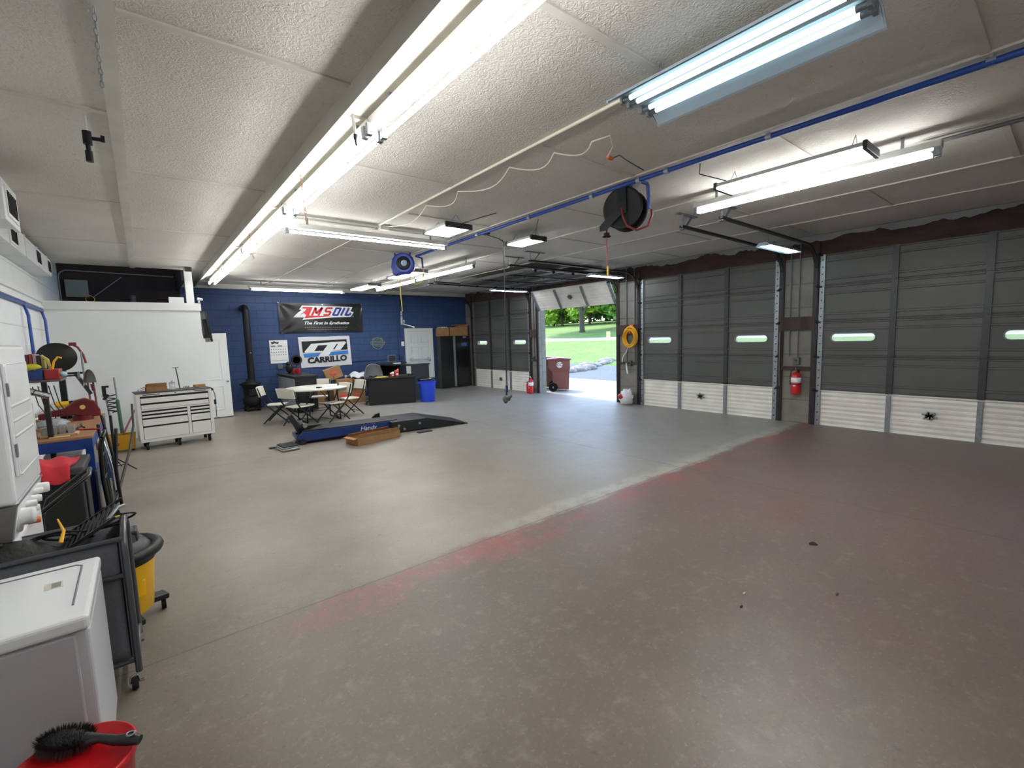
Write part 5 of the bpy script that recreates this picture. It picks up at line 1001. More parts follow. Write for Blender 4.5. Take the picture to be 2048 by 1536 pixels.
# shop vacuum
t = thing('shop_vacuum', 'yellow and black shop vacuum on casters with a black hose wrapped around it', 'vacuum', (-.235, 3.42, 0)); VY = mat('vac_yellow', '#ffc312', .4); VB = mat('vac_black', '#1d1f20', .45)
mb = MB(); mb.lathe([(.15, .09), (.16, .10), (.183, .36), (.19, .385), (.19, .40)], n=36); build('tank', mb, VY, t)
mb = MB(); mb.box(-.07, .07, -.17, -.155, .2, .3); mb.xform(Matrix.Rotation(R(25), 4, 'Z')); build('tank_recess', mb, VY, t, bevel=.01)
mb = MB(); mb.lathe([(.192, .39), (.196, .41), (.18, .46), (.15, .50), (.10, .52)], n=36); build('motor_skirt', mb, VB, t); mb = MB(); mb.lathe([(.13, .49), (.125, .54), (.10, .575), (.0, .585)], n=24); mb.box(-.03, .12, -.06, .06, .5, .57); build('motor_head', mb, GRYPL, t, bevel=.008)
mb = MB(); mb.box(-.02, .06, -.12, -.08, .55, .58); mb.ell((.05, -.08, .57), .03, .02, .014, 8, 6); build('switch', mb, YEL, t)
mb = MB(); pts = [(.205*cos(R(a)), .205*sin(R(a)), .45+.0*a) for a in range(-130, 100, 10)]; mb.tube(pts, [.03+.0015*(i % 2) for i in range(len(pts))], 12); build('hose', mb, mat('vac_hose_black', '#131415', .5), t)
for a in (-70, 20, 110, 200):
    c_, s_ = cos(R(a)), sin(R(a)); mb = MB(); mb.bar((.1*c_, .1*s_, .10), (.235*c_, .235*s_, .085), .085, .035); build('caster_arm', mb, VB, t, bevel=.008)
    mb = MB(); mb.cyl((.215*c_-.012, .215*s_, .03), (.215*c_+.012, .215*s_, .03), .03, n=16); mb.cyl((.215*c_, .215*s_, .05), (.215*c_, .215*s_, .08), .01, n=8); build('caster', mb, RUBBER, t)
# ================================================================== STACKED WASHER DRYER
t = thing('stacked_washer_dryer', 'tall white stacked washer and dryer with a row of white knobs, at the left edge', 'washer dryer', (-.85, 3.3, 0)); XA = -.50
mb = MB(); mb.box(-1.15, XA, 2.97, 3.63, .93, 1.655); bd = build('dryer_body', mb, ENAMEL, t, world=True, bevel=.02, seg=3)
mb = MB(); mb.box(XA, XA+.012, 3.02, 3.55, 1.05, 1.57); dr = build('door', mb, ENAMEL, bd, bevel=.012, seg=3, loc=None)
mb = MB(); mb.tube([(XA+.012, 3.03, 1.06), (XA+.012, 3.03, 1.55), (XA+.012, 3.06, 1.565), (XA+.012, 3.50, 1.565)], .004, 5); mb.tube([(XA+.012, 3.03, 1.06), (XA+.012, 3.08, 1.05), (XA+.012, 3.53, 1.06)], .004, 5)
for zz in (1.22, 1.29, 1.36): mb.grid(lambda u, v: (XA+.011+.004*sin(pi*v), 3.05+.45*u, zz+.02*v), 6, 4)
build('door_relief', mb, ENAMEL, dr, loc=None)
mb = MB(); mb.box(XA, XA+.01, 3.54, 3.59, 1.20, 1.34); mb.box(XA+.01, XA+.016, 3.54, 3.55, 1.2, 1.34); build('door_handle', mb, CREAM, dr, loc=None)
for zz in (1.17, 1.45): mb = MB(); mb.box(XA+.01, XA+.018, 3.02, 3.04, zz-.03, zz+.03); build('hinge', mb, mat('hinge_grey', '#8f9295', .4, .5), dr, loc=None)
mb = MB(); mb.prism([(XA, .93), (XA-.005, .93), (-1.15, .93), (-1.15, .765), (XA-.03, .765)], lambda u, v, h: (u, h, v), 3.0, 3.62); cs = build('console', mb, ENAMEL, t, world=True)
mb = MB(); mb.prism([(XA-.08, .925), (XA-.002, .925), (XA-.03, .77), (XA-.08, .77)], lambda u, v, h: (u, h, v), 2.965, 3.0); build('side_bracket', mb, mat('bracket_grey', '#77736c', .5, .3), cs, loc=None)
mb = MB(); mb.box(XA-.002, XA+.003, 2.99, 3.62, .925, .932); build('console_gap', mb, GALV, cs, loc=None)
for i, (y, z, rr) in enumerate(((3.09, .845, .042), (3.22, .87, .018), (3.28, .83, .018), (3.36, .86, .02), (3.42, .885, .016), (3.53, .875, .03))):
    mb = MB(); mb.lathe([(rr*1.7, -.02), (rr*1.7, -.012), (rr, -.010), (rr*.95, .03), (rr*.85, .038), (0, .04)], (XA-.003, y, z), 20, 'x', flute=.03, nf=16) if rr > .025 else mb.lathe([(rr*1.3, -.015), (rr, -.01), (rr*.9, .028), (0, .03)], (XA-.003, y, z), 14, 'x'); build('knob', mb, WHITE, cs, loc=None)
mb = MB(); mb.box(-1.15, XA-.02, 2.97, 3.63, .02, .76); build('washer_body', mb, ENAMEL, t, world=True, bevel=.02, seg=3)
for o in list(bd.children)+list(cs.children)+list(dr.children):
    off = WL(o.parent)
    for v_ in o.data.vertices: v_.co = v_.co-off
# lawn-mower style black handle
t = thing('mower_handle', 'black bent tubular handle rising behind the stacked washer and dryer', 'handle', (-.6, 3.85, 0)); s_ = 3.9/3.6
mb = MB()
mb.tube([(-.60, 3.8, .0), (-.60, 3.8, .55), (-.585, 3.8, .63), (-.55, 3.8, .665), (-.35, 3.85, .82), (-.33, 3.88, .83), (-.34, 4.1, .83), (-.37, 4.12, .81), (-.56, 4.15, .66), (-.60, 4.15, .55), (-.6, 4.15, .0)], .013, 8); build('tube_frame', mb, mat('gloss_black_tube', '#0e0f10', .25), t, world=True)
mb = MB(); mb.box(-.75, -.5, 3.75, 4.2, 0, .12); build('deck', mb, BLACK, t, world=True, bevel=.02)
# black cabinet with red cloth
t = thing('storage_box', 'dark grey plastic storage cabinet with a red cloth on top', 'cabinet', (-.8, 5.2, 0)); mb = MB(); mb.box(-1.12, -.46, 4.92, 5.46, 0, .64); build('body', mb, mat('box_black_plastic', '#17181a', .6, bump=.2, bscale=60), t, world=True, bevel=.015); mb = MB(); mb.box(-1.14, -.44, 4.90, 5.48, .64, .70); build('lid', mb, mat('box_lid_grey', '#4a4b4e', .5), t, world=True, bevel=.012)
mb = MB(); mb.box(-.458, -.445, 5.05, 5.3, .1, .55); build('side_rib', mb, mat('box_rib', '#2f3033', .5), t, world=True, bevel=.01)
mb = MB(); mb.grid(lambda u, v: (-.86+.34*u+.03*v, 4.84+.46*v, .722+.04*sin(pi*u)*sin(pi*v)**.5+.012*sin(14*u+5*v)-(.10*(1-v/.12) if v < .12 else 0)), 24, 18, (0, 0, -.012)); solo('red_cloth', mb, REDC, 'crumpled red cloth draped over the dark storage cabinet', 'cloth')
# workbench
t = thing('workbench', 'blue steel workbench with scuffed plywood top at the left wall', 'workbench', (-.8, 6.6, 0)); BB = mat('bench_blue', '#183a86', .4)
mb = MB(); mb.box(-1.17, -.43, 5.75, 7.65, .795, .82); build('benchtop', mb, WOODT, t, world=True, bevel=.004)
mb = MB(); mb.box(-1.16, -.435, 5.75, 5.78, .70, .795); mb.box(-.465, -.435, 5.78, 7.65, .70, .795); mb.box(-1.16, -.435, 7.62, 7.65, .70, .795); build('apron_frame', mb, BB, t, world=True)
for x, y in ((-.49, 5.76), (-.49, 7.58), (-1.15, 5.76), (-1.15, 7.58)): mb = MB(); mb.box(x, x+.055, y, y+.055, 0, .72); build('leg', mb, BB, t, world=True)
mb = MB(); mb.box(-1.15, -.45, 5.8, 7.6, .2, .22); build('lower_shelf', mb, BB, t, world=True)
for x, y, s3, m_, lb, nm in ((-.9, 6.2, (.25, .3, .22), CARD, 'brown box on the lower shelf of the blue workbench', 'cardboard_box'), (-.75, 6.9, (.3, .35, .3), WHITE, 'white box on the lower shelf of the blue workbench', 'storage_bin')):
    mb = MB(); mb.box(x-s3[0]/2, x+s3[0]/2, y-s3[1]/2, y+s3[1]/2, .22, .22+s3[2]); solo(nm, mb, m_, lb, 'box', bevel=.008)
# vise
t = thing('bench_vise', 'dark red iron bench vise on the far end of the workbench', 'vise', (-.62, 7.15, .82), R(8))
mb = MB(); mb.prism([(-.26, .07), (-.26, .13), (-.12, .15), (-.02, .23), (.06, .25), (.14, .21), (.18, .1), (.18, .03), (.06, .03), (-.02, .06)], lambda u, v, h: (u, h, v), -.05, .05); build('body', mb, DKRED, t, bevel=.012)
mb = MB(); mb.cyl((0.03, 0, 0), (.03, 0, .05), .09, n=16); build('swivel_base', mb, DKRED, t); mb = MB(); mb.prism([(-.33, .05), (-.33, .11), (-.24, .12), (-.24, .05)], lambda u, v, h: (u, h, v), -.045, .045); build('front_jaw', mb, DKRED, t, bevel=.008); mb = MB(); mb.cyl((.03, -.056, .15), (.03, -.05, .15), .025, n=12); build('badge', mb, mat('brass_badge', '#d8bf6a', .5), t, label='yellow round badge')
mb = MB(); mb.tube([(-.36, -.12, .08), (-.36, .1, .08)], .008, 6); build('screw_handle', mb, GALV, t)
def box1(name, c_, s3, m_, label, cat, rz=0, bev=.005):
    mb = MB(); mb.box(-s3[0]/2, s3[0]/2, -s3[1]/2, s3[1]/2, 0, s3[2]); mb.xform(Matrix.Rotation(R(rz), 4, 'Z')); return tag(build(name, mb, m_, bevel=bev, at=c_), label, cat)
# bench-top clutter
t = thing('parts_organizer', 'clear parts case in a wooden tray on the near part of the workbench', 'organizer', (-.70, 6.0, .82)); mb = MB(); mb.box(-.1, .16, -.08, .08, 0, .02); build('tray', mb, mat('pale_wood', '#c5a47a', .6), t, bevel=.003); mb = MB(); [mb.box(-.09+.06*i, -.045+.06*i, -.06, .06, .02, .09) for i in range(4)]; build('clear_case', mb, mat('clear_grey', '#a9afb2', .2, alpha=.6), t, bevel=.004)
mb = MB(); mb.ell((-.78, 6.55, .87), .13, .12, .05, 12, 8, .25); solo('plastic_bag', mb, mat('clear_grey_bag', '#9aa0a8', .2, bump=.5, bscale=30), 'crumpled clear plastic bag on the workbench beside the vise', 'bag')
for (x, y, lb) in ((-.6, 6.05, 'black pliers on the workbench, nearer the camera'), (-.55, 6.35, 'black spring clamp on the workbench beside the clear parts case')):
    t = thing('pliers', lb, 'tool', (x, y, .83), R(30+60*(x > -.58))); mb = MB(); mb.tube([(-.09, .02, .01), (0, 0, .02), (.06, .01, .03)], [.009, .01, .005], 6); mb.tube([(-.09, -.03, .01), (0, 0, .02), (.06, -.005, .03)], [.009, .01, .005], 6); build('handles', mb, BLACK, t)
box1('paint_scraper', (-.50, 6.2, .82), (.03, .26, .012), RED, 'long red tool lying along the workbench edge', 'tool', 60); box1('wood_offcut', (-.66, 5.85, .82), (.14, .05, .012), mat('pale_wood', '#c5a47a'), 'pale wood strip at the near edge of the workbench', 'wood')
box1('wood_offcut', (-.88, 5.95, .82), (.12, .12, .06), mat('pale_wood', '#c5a47a'), 'small pale wooden stepped block at the left of the workbench', 'wood'); box1('cardboard_box', (-1.02, 6.1, .82), (.2, .22, .2), CARD, 'brown box standing on the workbench against the wall', 'box')
t = thing('cordless_drill', 'yellow and black cordless tool on the workbench behind the vise', 'power tool', (-.72, 7.45, .82)); mb = MB(); mb.cyl((-.12, 0, .17), (.0, 0, .17), .035, n=12); mb.box(-.06, -.02, -.02, .02, 0, .15); build('tool_body', mb, YEL, t, bevel=.004); mb = MB(); mb.cyl((0, 0, .17), (.05, 0, .17), .036, n=12); mb.box(-.09, .01, -.03, .03, 0, .04); mb.cyl((.05, 0, .17), (.14, 0, .17), .036, n=12); build('black_parts', mb, BLACK, t, bevel=.004)
mb = MB(); mb.grid(lambda u, v: (-1.05+.5*u, 7.3+.3*v, .86+.14*u*(1-u)*4*(.4+.6*v)+.015*sin(17*u+9*v)), 18, 8, (0, 0, -.01)); solo('plastic_wrap', mb, mat('clear_wrap', '#d5dbe0', .15, alpha=.55), 'sheet of clear plastic wrap behind the vise on the workbench', 'plastic sheet')
# shelf on uprights over the bench
t = thing('bench_shelf', 'black steel upright and shelf over the workbench holding tool clutter', 'shelf', (-.8, 5.9, .82))
for y in (5.86,): mb = MB(); mb.box(-.735, -.70, y, y+.05, .10, 1.34); mb.box(-1.15, -1.11, y, y+.05, .82, 1.34); build('upright', mb, BLACK, t, world=True)
mb = MB(); mb.box(-1.17, -.60, 5.80, 6.25, 1.34, 1.36); build('shelf_board', mb, mat('dull_grey_shelf', '#5a4a4c', .5), t, world=True)
box1('tool_case', (-.77, 6.0, 1.36), (.11, .3, .10), BLUEPAINT, 'blue case on the shelf over the workbench', 'case'); box1('tool_case', (-.66, 6.0, 1.36), (.10, .25, .09), mat('case_red', '#9c1f22', .4), 'red case on the shelf over the workbench', 'case')
for i, (x, cl, hh) in enumerate(((-.815, '#5c2024', .13), (-.79, '#8c3a3c', .135), (-.765, '#a88e90', .13), (-.74, '#232022', .12))):
    box1('manual_book', (x, 6.05, 1.461), (.022, .2, hh), mat('book_%s' % ['maroon', 'dull_red', 'pinkish', 'black'][i], cl, .6), ['maroon', 'dull red', 'pinkish grey', 'black'][i]+' book standing on the blue case over the workbench', 'book')['group'] = 'books on the blue case'
mb = MB(); mb.ell((-.78, 5.87, 1.475), .06, .05, .03, 10, 6, .2); solo('yellow_glove', mb, mat('yellow_green_cloth', '#b9b42a', .8), 'yellow-green glove draped on the shelf over the workbench', 'glove')
mb = MB(); mb.tube([(-.72, 5.95, 1.58), (-.68, 5.95, 1.54), (-.67, 5.95, 1.45)], .012, 6); solo('yellow_clamp', mb, mat('pale_yellow_clamp', '#cdb76a', .6), 'pale yellow clamp standing on the shelf over the workbench', 'clamp'); mb = MB(); mb.tube([(-.655, 5.93, 1.45), (-.64, 5.93, 1.52), (-.61, 5.93, 1.56), (-.585, 5.93, 1.55)], .010, 6); solo('yellow_clamp', mb, YEL, 'bright yellow curved clamp on the shelf, in front of the black disc reel', 'clamp')
box1('socket_case', (-.715, 6.02, 1.461), (.02, .14, .1), mat('yellow_olive', '#8a8330', .5), 'olive-yellow case beside the books over the workbench', 'case')
mb = MB(); mb.ell((-.59, 5.95, 1.40), .03, .05, .025, 10, 6, .1); solo('safety_glasses', mb, mat('pale_blue', '#a9cfe0', .3), 'pale blue object at the end of the red case over the workbench', 'glasses')
t = thing('flashlight', 'chrome and black flashlight clamped below the shelf over the workbench', 'flashlight', (-.95, 5.78, 1.2)); mb = MB(); mb.cyl((-.86, 5.78, 1.30), (-.68, 5.80, 1.21), .028, n=14); build('barrel', mb, CHROME, t, world=True); mb = MB(); mb.cyl((-.78, 5.79, 1.26), (-.73, 5.795, 1.235), .03, .022, n=14); build('grip', mb, BLACK, t, world=True)
mb = MB()
for i in range(5): mb.tube([(-.93+.04*i, 6.9, 1.25), (-.90+.04*i, 6.88, 1.05), (-.86+.04*i, 6.9, .95), (-.90+.05*i, 6.92, .84)], .005, 5)
solo('cable_bundle', mb, BLACK, 'black cables hanging against the wall behind the workbench', 'cables')
# big disc reel at the left wall
t = thing('hose_reel', 'black disc-shaped hose reel on an arm in front of the white office wall', 'hose reel', (-.98, 9.3, 1.3)); mb = MB(); 
for yy in (9.28, 9.42): mb.lathe([(0, yy-9.3), (.205, yy-9.3), (.212, yy-9.3+.006), (.205, yy-9.3+.012), (0, yy-9.3+.012)], (-.97, 9.3, 1.52), 36, 'y')
mb.cyl((-.97, 9.29, 1.52), (-.97, 9.41, 1.52), .1, n=20); build('reel_disc', mb, mat('reel_black', '#151513', .5), t, world=True)
mb = MB(); mb.bar((-1.2, 9.35, 1.52), (-.97, 9.35, 1.52), .04, .04); mb.bar((-.97, 9.35, 1.52), (-.90, 9.3, 1.28), .03, .03); mb.bar((-.92, 9.3, 1.28), (-.70, 9.3, 1.28), .03, .03); mb.bar((-.80, 9.3, 1.29), (-.66, 9.4, .95), .035, .035); build('support_arm', mb, DARKM, t, world=True)
mb = MB(); mb.tube([(-.79, 9.25, 1.70), (-.73, 9.25, 1.66), (-.68, 9.25, 1.55), (-.66, 9.25, 1.42)], .014, 8); mb.box(-.82, -.74, 9.22, 9.28, 1.68, 1.73); build('hose_end', mb, mat('maroon_hose', '#7a1c24'), t, world=True); mb = MB(); mb.tube([(-.70, 9.24, 1.6), (-.70, 9.24, 1.42), (-.695, 9.24, 1.1)], [.008, .014, .01], 6); build('coupler', mb, GALV, t, world=True)
t = thing('grinding_wheel_arm', 'grey wheel on a short axle below the black disc reel', 'grinder', (-.78, 8.2, 1.15)); mb = MB(); mb.cyl((-.68, 8.2, 1.29), (-.66, 8.2, 1.29), .05, n=18); build('wheel', mb, mat('grey_abrasive', '#6f7375', .7), t, world=True); mb = MB(); mb.cyl((-.82, 8.2, 1.29), (-.68, 8.2, 1.29), .010, n=8); mb.box(-.86, -.80, 8.16, 8.24, 0, 1.33); build('axle_post', mb, DARKM, t, world=True)
# work lamp
t = thing('work_lamp', 'silver half-round lamp hood on a thin dark red pole above the vise', 'lamp', (-.5, 7.55, .82)); mb = MB(); pr = [(-.085, 0)]+[(-.085*cos(R(a)), .12*sin(R(a))) for a in range(15, 180, 15)]+[(.085, 0)]
n = len(pr); mb.add([(a_*.7, -.10, b_*1.0-.0) for a_, b_ in pr]+[(a_*.5, .1, b_*.8+.02) for a_, b_ in pr], [(i, i+1, n+i+1, n+i) for i in range(n-1)], True); mb.add([(a_*.5, .1, b_*.8+.02) for a_, b_ in pr], [tuple(range(n))]); mb.v = [Vector((p.x*1.05-.02, p.y*.9, p.z*1.7+.36)) for p in mb.v]; build('lamp_hood', mb, mat('brushed_aluminium', '#a9aba8', .35, .8), t)
mb = MB(); mb.cyl((-.01, 0, .38), (0, 0, .30), .018, n=8); mb.tube([(0, 0, .3), (.01, 0, .12), (.02, 0, 0)], .008, 6); build('pole', mb, mat('dark_red_pole', '#6d2226', .4), t)
# long-handled tools leaning on the office wall
for nm, a, b, m_, hd, lb in (('shovel', (-.62, 9.9, 0), (-.70, 10.53, 1.22), DARKM, ORANGE, 'black-handled tool with wooden end leaning on the office wall behind the vise'), ('broom', (-.70, 9.9, 0), (-.76, 10.5, 1.1), mat('dark_red_pole', '#6d2226'), None, 'dark red pole leaning on the office wall behind the work lamp'),
                            ('dustpan_handle', (-.36, 9.6, .2), (-.42, 10.5, 1.12), GALV, GREEN, 'tall grey and green pole standing in the yellow mop bucket'), ('mop', (-.42, 9.3, .12), (-.10, 10.45, .72), mat('brick_red_pole', '#8c3b34', .5), None, 'brick red mop handle leaning from the yellow bucket behind the tool chest')):
    t = thing(nm, lb, 'pole' if nm != 'mop' else 'mop', a); mb = MB(); a_, b_ = Vector(a), Vector(b); mb.cyl(a_, b_, .013, n=8); build('shaft', mb, m_, t, world=True)
    if hd: mb = MB(); q0, q1 = (.88, 1.0) if nm == 'shovel' else (.0, .6); mb.cyl(a_.lerp(b_, q0), a_.lerp(b_, q1), .018 if nm == 'shovel' else .026, n=10); build('grip', mb, hd, t, world=True)
t = thing('mop_bucket', 'yellow plastic mop bucket on the floor left of the tool chest', 'bucket', (-.36, 9.45, 0)); mb = MB(); o_ = [(-.17, -.13), (.17, -.13), (.17, .13), (-.17, .13)]
mb.add([(x*.82, y*.82, .03) for x, y in o_]+[(x, y, .27) for x, y in o_]+[(x*.92, y*.92, .27) for x, y in o_]+[(x*.76, y*.76, .05) for x, y in o_], [(0, 3, 2, 1)]+[(i, (i+1) % 4, 4+(i+1) % 4, 4+i) for i in range(4)]+[(4+i, 4+(i+1) % 4, 8+(i+1) % 4, 8+i) for i in range(4)]+[(8+i, 8+(i+1) % 4, 12+(i+1) % 4, 12+i) for i in range(4)]+[(12, 13, 14, 15)]); build('bucket_body', mb, mat('dull_yellow_plastic', '#c48f1c', .5), t, bevel=.012)
mb = MB(); [mb.ell((x, y, .02), .02, .02, .02, 8, 6) for x, y in ((-.12, -.09), (.12, -.09), (.12, .09), (-.12, .09))]; build('casters', mb, BLACK, t)
# microphone-like tripod stand
t = thing('tripod_stand', 'black and chrome tripod stand with a coiled cord, at the end of the workbench', 'stand', (-.40, 7.95, 0)); mb = MB(); mb.cyl((0, 0, .12), (.0, 0, .75), .016, n=8); build('lower_pole', mb, BLACK, t); mb = MB(); mb.cyl((-.005, 0, .70), (-.02, 0, .98), .012, n=8); build('upper_pole', mb, CHROME, t)
mb = MB(); mb.box(-.05, -.01, -.015, .015, 1.0, 1.14); mb.cyl((-.05, 0, 1.13), (.02, 0, 1.13), .014, n=8); mb.cyl((-.04, 0, .96), (-.0, 0, 1.03), .02, n=8); build('clamp_head', mb, BLACK, t)
mb = MB(); mb.tube([(.03+.045*cos(a_/2.2), .03*sin(a_/2.2), 1.02-.004*a_) for a_ in range(60)], .008, 6); build('coiled_cord', mb, BLACK, t)
for a in (-30, 80, 200): c_, s_ = cos(R(a)), sin(R(a)); mb = MB(); mb.tube([(0, 0, .18), (.24*c_, .24*s_, .01)], .008, 6); mb.tube([(0, 0, .07), (.15*c_, .15*s_, .09)], .005, 5); build('leg', mb, BLACK, t)
# hand truck
t = thing('hand_truck', 'black hand truck with curved tube handle and yellow toe plate beside the storage cabinet', 'hand truck', (-.36, 5.3, 0)); mb = MB()
for dy in (0, .22): mb.tube([(-.335, 5.25+dy, .10), (-.36, 5.25+dy, .5), (-.355, 5.25+dy, .78), (-.335, 5.25+dy, .86)], .016, 8)
mb.tube([(-.335, 5.25, .86), (-.32, 5.28, .89), (-.32, 5.36, .90), (-.32, 5.44, .89), (-.335, 5.47, .86)], .016, 8)
for zz in (.25, .5, .7): mb.tube([(-.35, 5.25, zz), (-.35, 5.47, zz)], .010, 6)
build('tube_frame', mb, MATS['gloss_black_tube'], t, world=True); mb = MB(); mb.prism([(-.38, .01), (-.30, .01), (-.28, .16), (-.36, .16)], lambda u, v, h: (u, h, v), 5.2, 5.23); mb.box(-.36, -.26, 5.2, 5.5, .01, .02); build('toe_plate', mb, mat('hand_truck_yellow', '#d8c02c', .5), t, world=True)
for dy in (-.05, .27): mb = MB(); mb.cyl((-.38, 5.24+dy, .09), (-.38, 5.27+dy, .09), .09, n=20); build('wheel', mb, RUBBER, t, world=True)
t = thing('pry_bars', 'bundle of black and steel bars leaning between the hand truck and the tripod stand', 'bars', (-.4, 6.6, 0))
for i, (x, y, x2, z2, m_) in enumerate(((-.38, 6.2, -.42, .85, DARKM), (-.35, 6.4, -.42, .75, CHROME), (-.34, 6.6, -.41, .9, BLACK), (-.36, 6.8, -.42, .7, CREAM), (-.3, 6.1, -.28, .8, BLACK))):
    mb = MB(); mb.tube([(x, y, 0), (x-.01, y, z2*.5), (x2, y+.1, z2)], .014, 7); build('bar', mb, m_, t, world=True)
mb = MB(); mb.tube([(-.36, 5.9, .02), (-.24, 7.6, .30), (-.19, 8.4, .52), (-.19, 8.9, .78)], .014, 7); solo('pole', mb, BLACK, 'long black bent pole reaching from the floor by the workbench toward the mop bucket', 'pole')
box1('leaning_board', (-.43, 5.72, .0), (.02, .16, .5), GRYPL, 'small dark panel leaning beside the storage cabinet', 'panel')
# ================================================================== OUTSIDE
def hgt(X, Y):
    d = X
    P = [(8.9, -.02), (13, -.05), (16, -.03), (18, .12), (22, .42), (30, .98), (35, 1.25), (40, 1.89), (55, 3.1), (80, 4.5), (120, 5)]
    for (a, b), (c_, e) in zip(P[:-1], P[1:]):
        if d <= c_: return b+(e-b)*max(0, (d-a))/(c_-a)
    return P[-1][1]
def terrain(name, x0, x1, y0, y1, nx, ny, m_, dz=0, bumpy=0):
    rn = random.Random(9); mb = MB(); mb.grid(lambda u, v: (lambda X, Y: (X, Y, hgt(X, Y)+dz+rn.uniform(-bumpy, bumpy)))(x0+(x1-x0)*u, y0+(y1-y0)*v), nx, ny); o = build(name, mb, m_); return o
GR = NT('lawn_grass', .9); a_ = GR.noise(.5, 6, rough=.7); b_ = GR.noise(30, 6, rough=.8); c_ = GR.mix(GR.ramp(a_, .35, .65), hexc('#5f8330'), hexc('#7d964a')); c_ = GR.mix(GR.math('MULTIPLY', GR.step(b_, .45, .6), .5), c_, hexc('#4f7a2c')); c_ = GR.mix(GR.math('MULTIPLY', GR.step(GR.noise(8, 5), .55, .62), .5), c_, hexc('#b5a878')); GR.color(c_); GR.bump(b_, .8, .05)
GV = NT('gravel', .9); a_ = GV.noise(18, 6, rough=.8); GV.color(GV.mix(GV.ramp(a_, .35, .65), hexc('#4f5357'), hexc('#7b8185'))); GV.bump(a_, .8, .03)
AP = mat('outdoor_concrete', '#a9a49a', .8, var=.12, scale=3); RDM = mat('asphalt_road', '#a3a6a4', .85, var=.1)
struct('ground', (lambda mb: mb.box(8.88, 12.6, -12, 26, -.15, -.02))(MB()), AP)
o = terrain('ground_gravel', 12.5, 17.6, -12, 30, 20, 40, GV.M); o['kind'] = 'structure'; o.name = 'ground'
o = terrain('ground', 17.4, 31, -30, 60, 40, 60, GR.M, 0, .02); o['kind'] = 'structure'
o = terrain('road', 31, 35, -60, 110, 4, 10, RDM, 0); o['kind'] = 'structure'
o = terrain('ground', 35, 120, -60, 140, 40, 40, GR.M, 0, .02); o['kind'] = 'structure'
# stones edging the gravel
RK = mat('pale_stone', '#9a958b', .85, var=.4, scale=3, bump=.5); rn = random.Random(11)
for i in range(18):
    q = i/17; X = 14.6+4.4*q; Y = 14.1+1.2*q+rn.uniform(-.25, .25); s_ = rn.uniform(.18, .36); mb = MB(); mb.ell((0, 0, s_*.35), s_*1.2, s_, s_*.55, 8, 6, .18); o = build('garden_stone', mb, RK, at=(X, Y, hgt(X, Y)-.05)); tag(o, 'pale rough stone, %s' % (['nearest the brown cart', 'left end of the stone row'][i] if i < 2 else 'right end of the stone row edging the gravel' if i == 17 else 'within the row edging the gravel outside'), 'stone', 'stones edging the gravel')
mb = MB(); mb.bar((14.6, 14.9, .1), (17.5, 20.0, .3), .5, .5); solo('retaining_wall', mb, mat('shaded_blue_block', '#5f6672', .8), 'low dark block wall behind the brown carts outside', 'wall')
# wheeled carts
BRC = mat('brown_cart_plastic', '#7a4a42', .5)
def wcart(loc, rz, label, num=True):
    t = thing('wheeled_trash_cart', label, 'trash cart', loc, R(rz)); mb = MB(); lo = [(-.2, -.26), (.2, -.26), (.2, .2), (-.2, .2)]; hi = [(-.28, -.3), (.28, -.3), (.28, .33), (-.28, .33)]; mid = [(x*1.22, y*1.08) for x, y in lo]
    mb.add([(x, y, .05) for x, y in lo]+[(x, y, .58) for x, y in mid]+[(x, y, .68) for x, y in hi]+[(x, y, .92) for x, y in hi], [(0, 3, 2, 1)]+[(4*k_+i, 4*k_+(i+1) % 4, 4*k_+4+(i+1) % 4, 4*k_+4+i) for k_ in range(3) for i in range(4)]+[(12, 13, 14, 15)]); build('cart_body', mb, BRC, t, bevel=.012)
    mb = MB(); mb.prism([(-.33, .92), (.36, .92), (.38, .95), (.0, .985), (-.35, .95)], lambda u, v, h: (h, u, v), -.30, .30); build('lid', mb, BRC, t, bevel=.01); mb = MB(); mb.tube([(-.26, .36, .88), (-.26, .42, .9), (.26, .42, .9), (.26, .36, .88)], .015, 6); build('handle', mb, BRC, t)
    for s_ in (-1, 1):
        mb = MB(); mb.lathe([(.13, -.025), (.13, .025)], (s_*.27, .2, .13), 24, 'x'); mb.lathe([(.13, -.025), (.10, -.02)], (s_*.27, .2, .13), 24, 'x'); w_ = build('wheel', mb, RUBBER, t)
        mb = MB(); mb.cyl((s_*.27-.03, .2, .13), (s_*.27+.03, .2, .13), .025, n=10); [mb.bar((s_*.27, .2, .13), (s_*.27, .2+.11*cos(k_*pi/4), .13+.11*sin(k_*pi/4)), .02, .03, up=(1, 0, 0)) for k_ in range(8)]; mb.lathe([(.105, -.02), (.09, -.02), (.09, .02), (.105, .02)], (s_*.27, .2, .13), 24, 'x'); build('spokes', mb, mat('wheel_pale', '#a7a39f', .6), w_)
    if num: mb = MB(); mb.cyl((-.285, -.0, .78), (-.30, 0, .78), .085, n=24); e_ = build('round_decal', mb, WH, t); build('decal_lettering', text_mb('CC', .11, lambda x, y, z: (-.303-z, -x, .78+y), depth=.003, bold=.004), mat('decal_brown', '#8a5a50', .5), e_)
    return t
wcart((9.56, 9.62, -.02), 46, 'brown wheeled trash cart with a white round decal, outside the open garage door'); wcart((9.75, 10.4, -.02), 46, 'brown wheeled trash cart half hidden behind the one with the round decal', False)
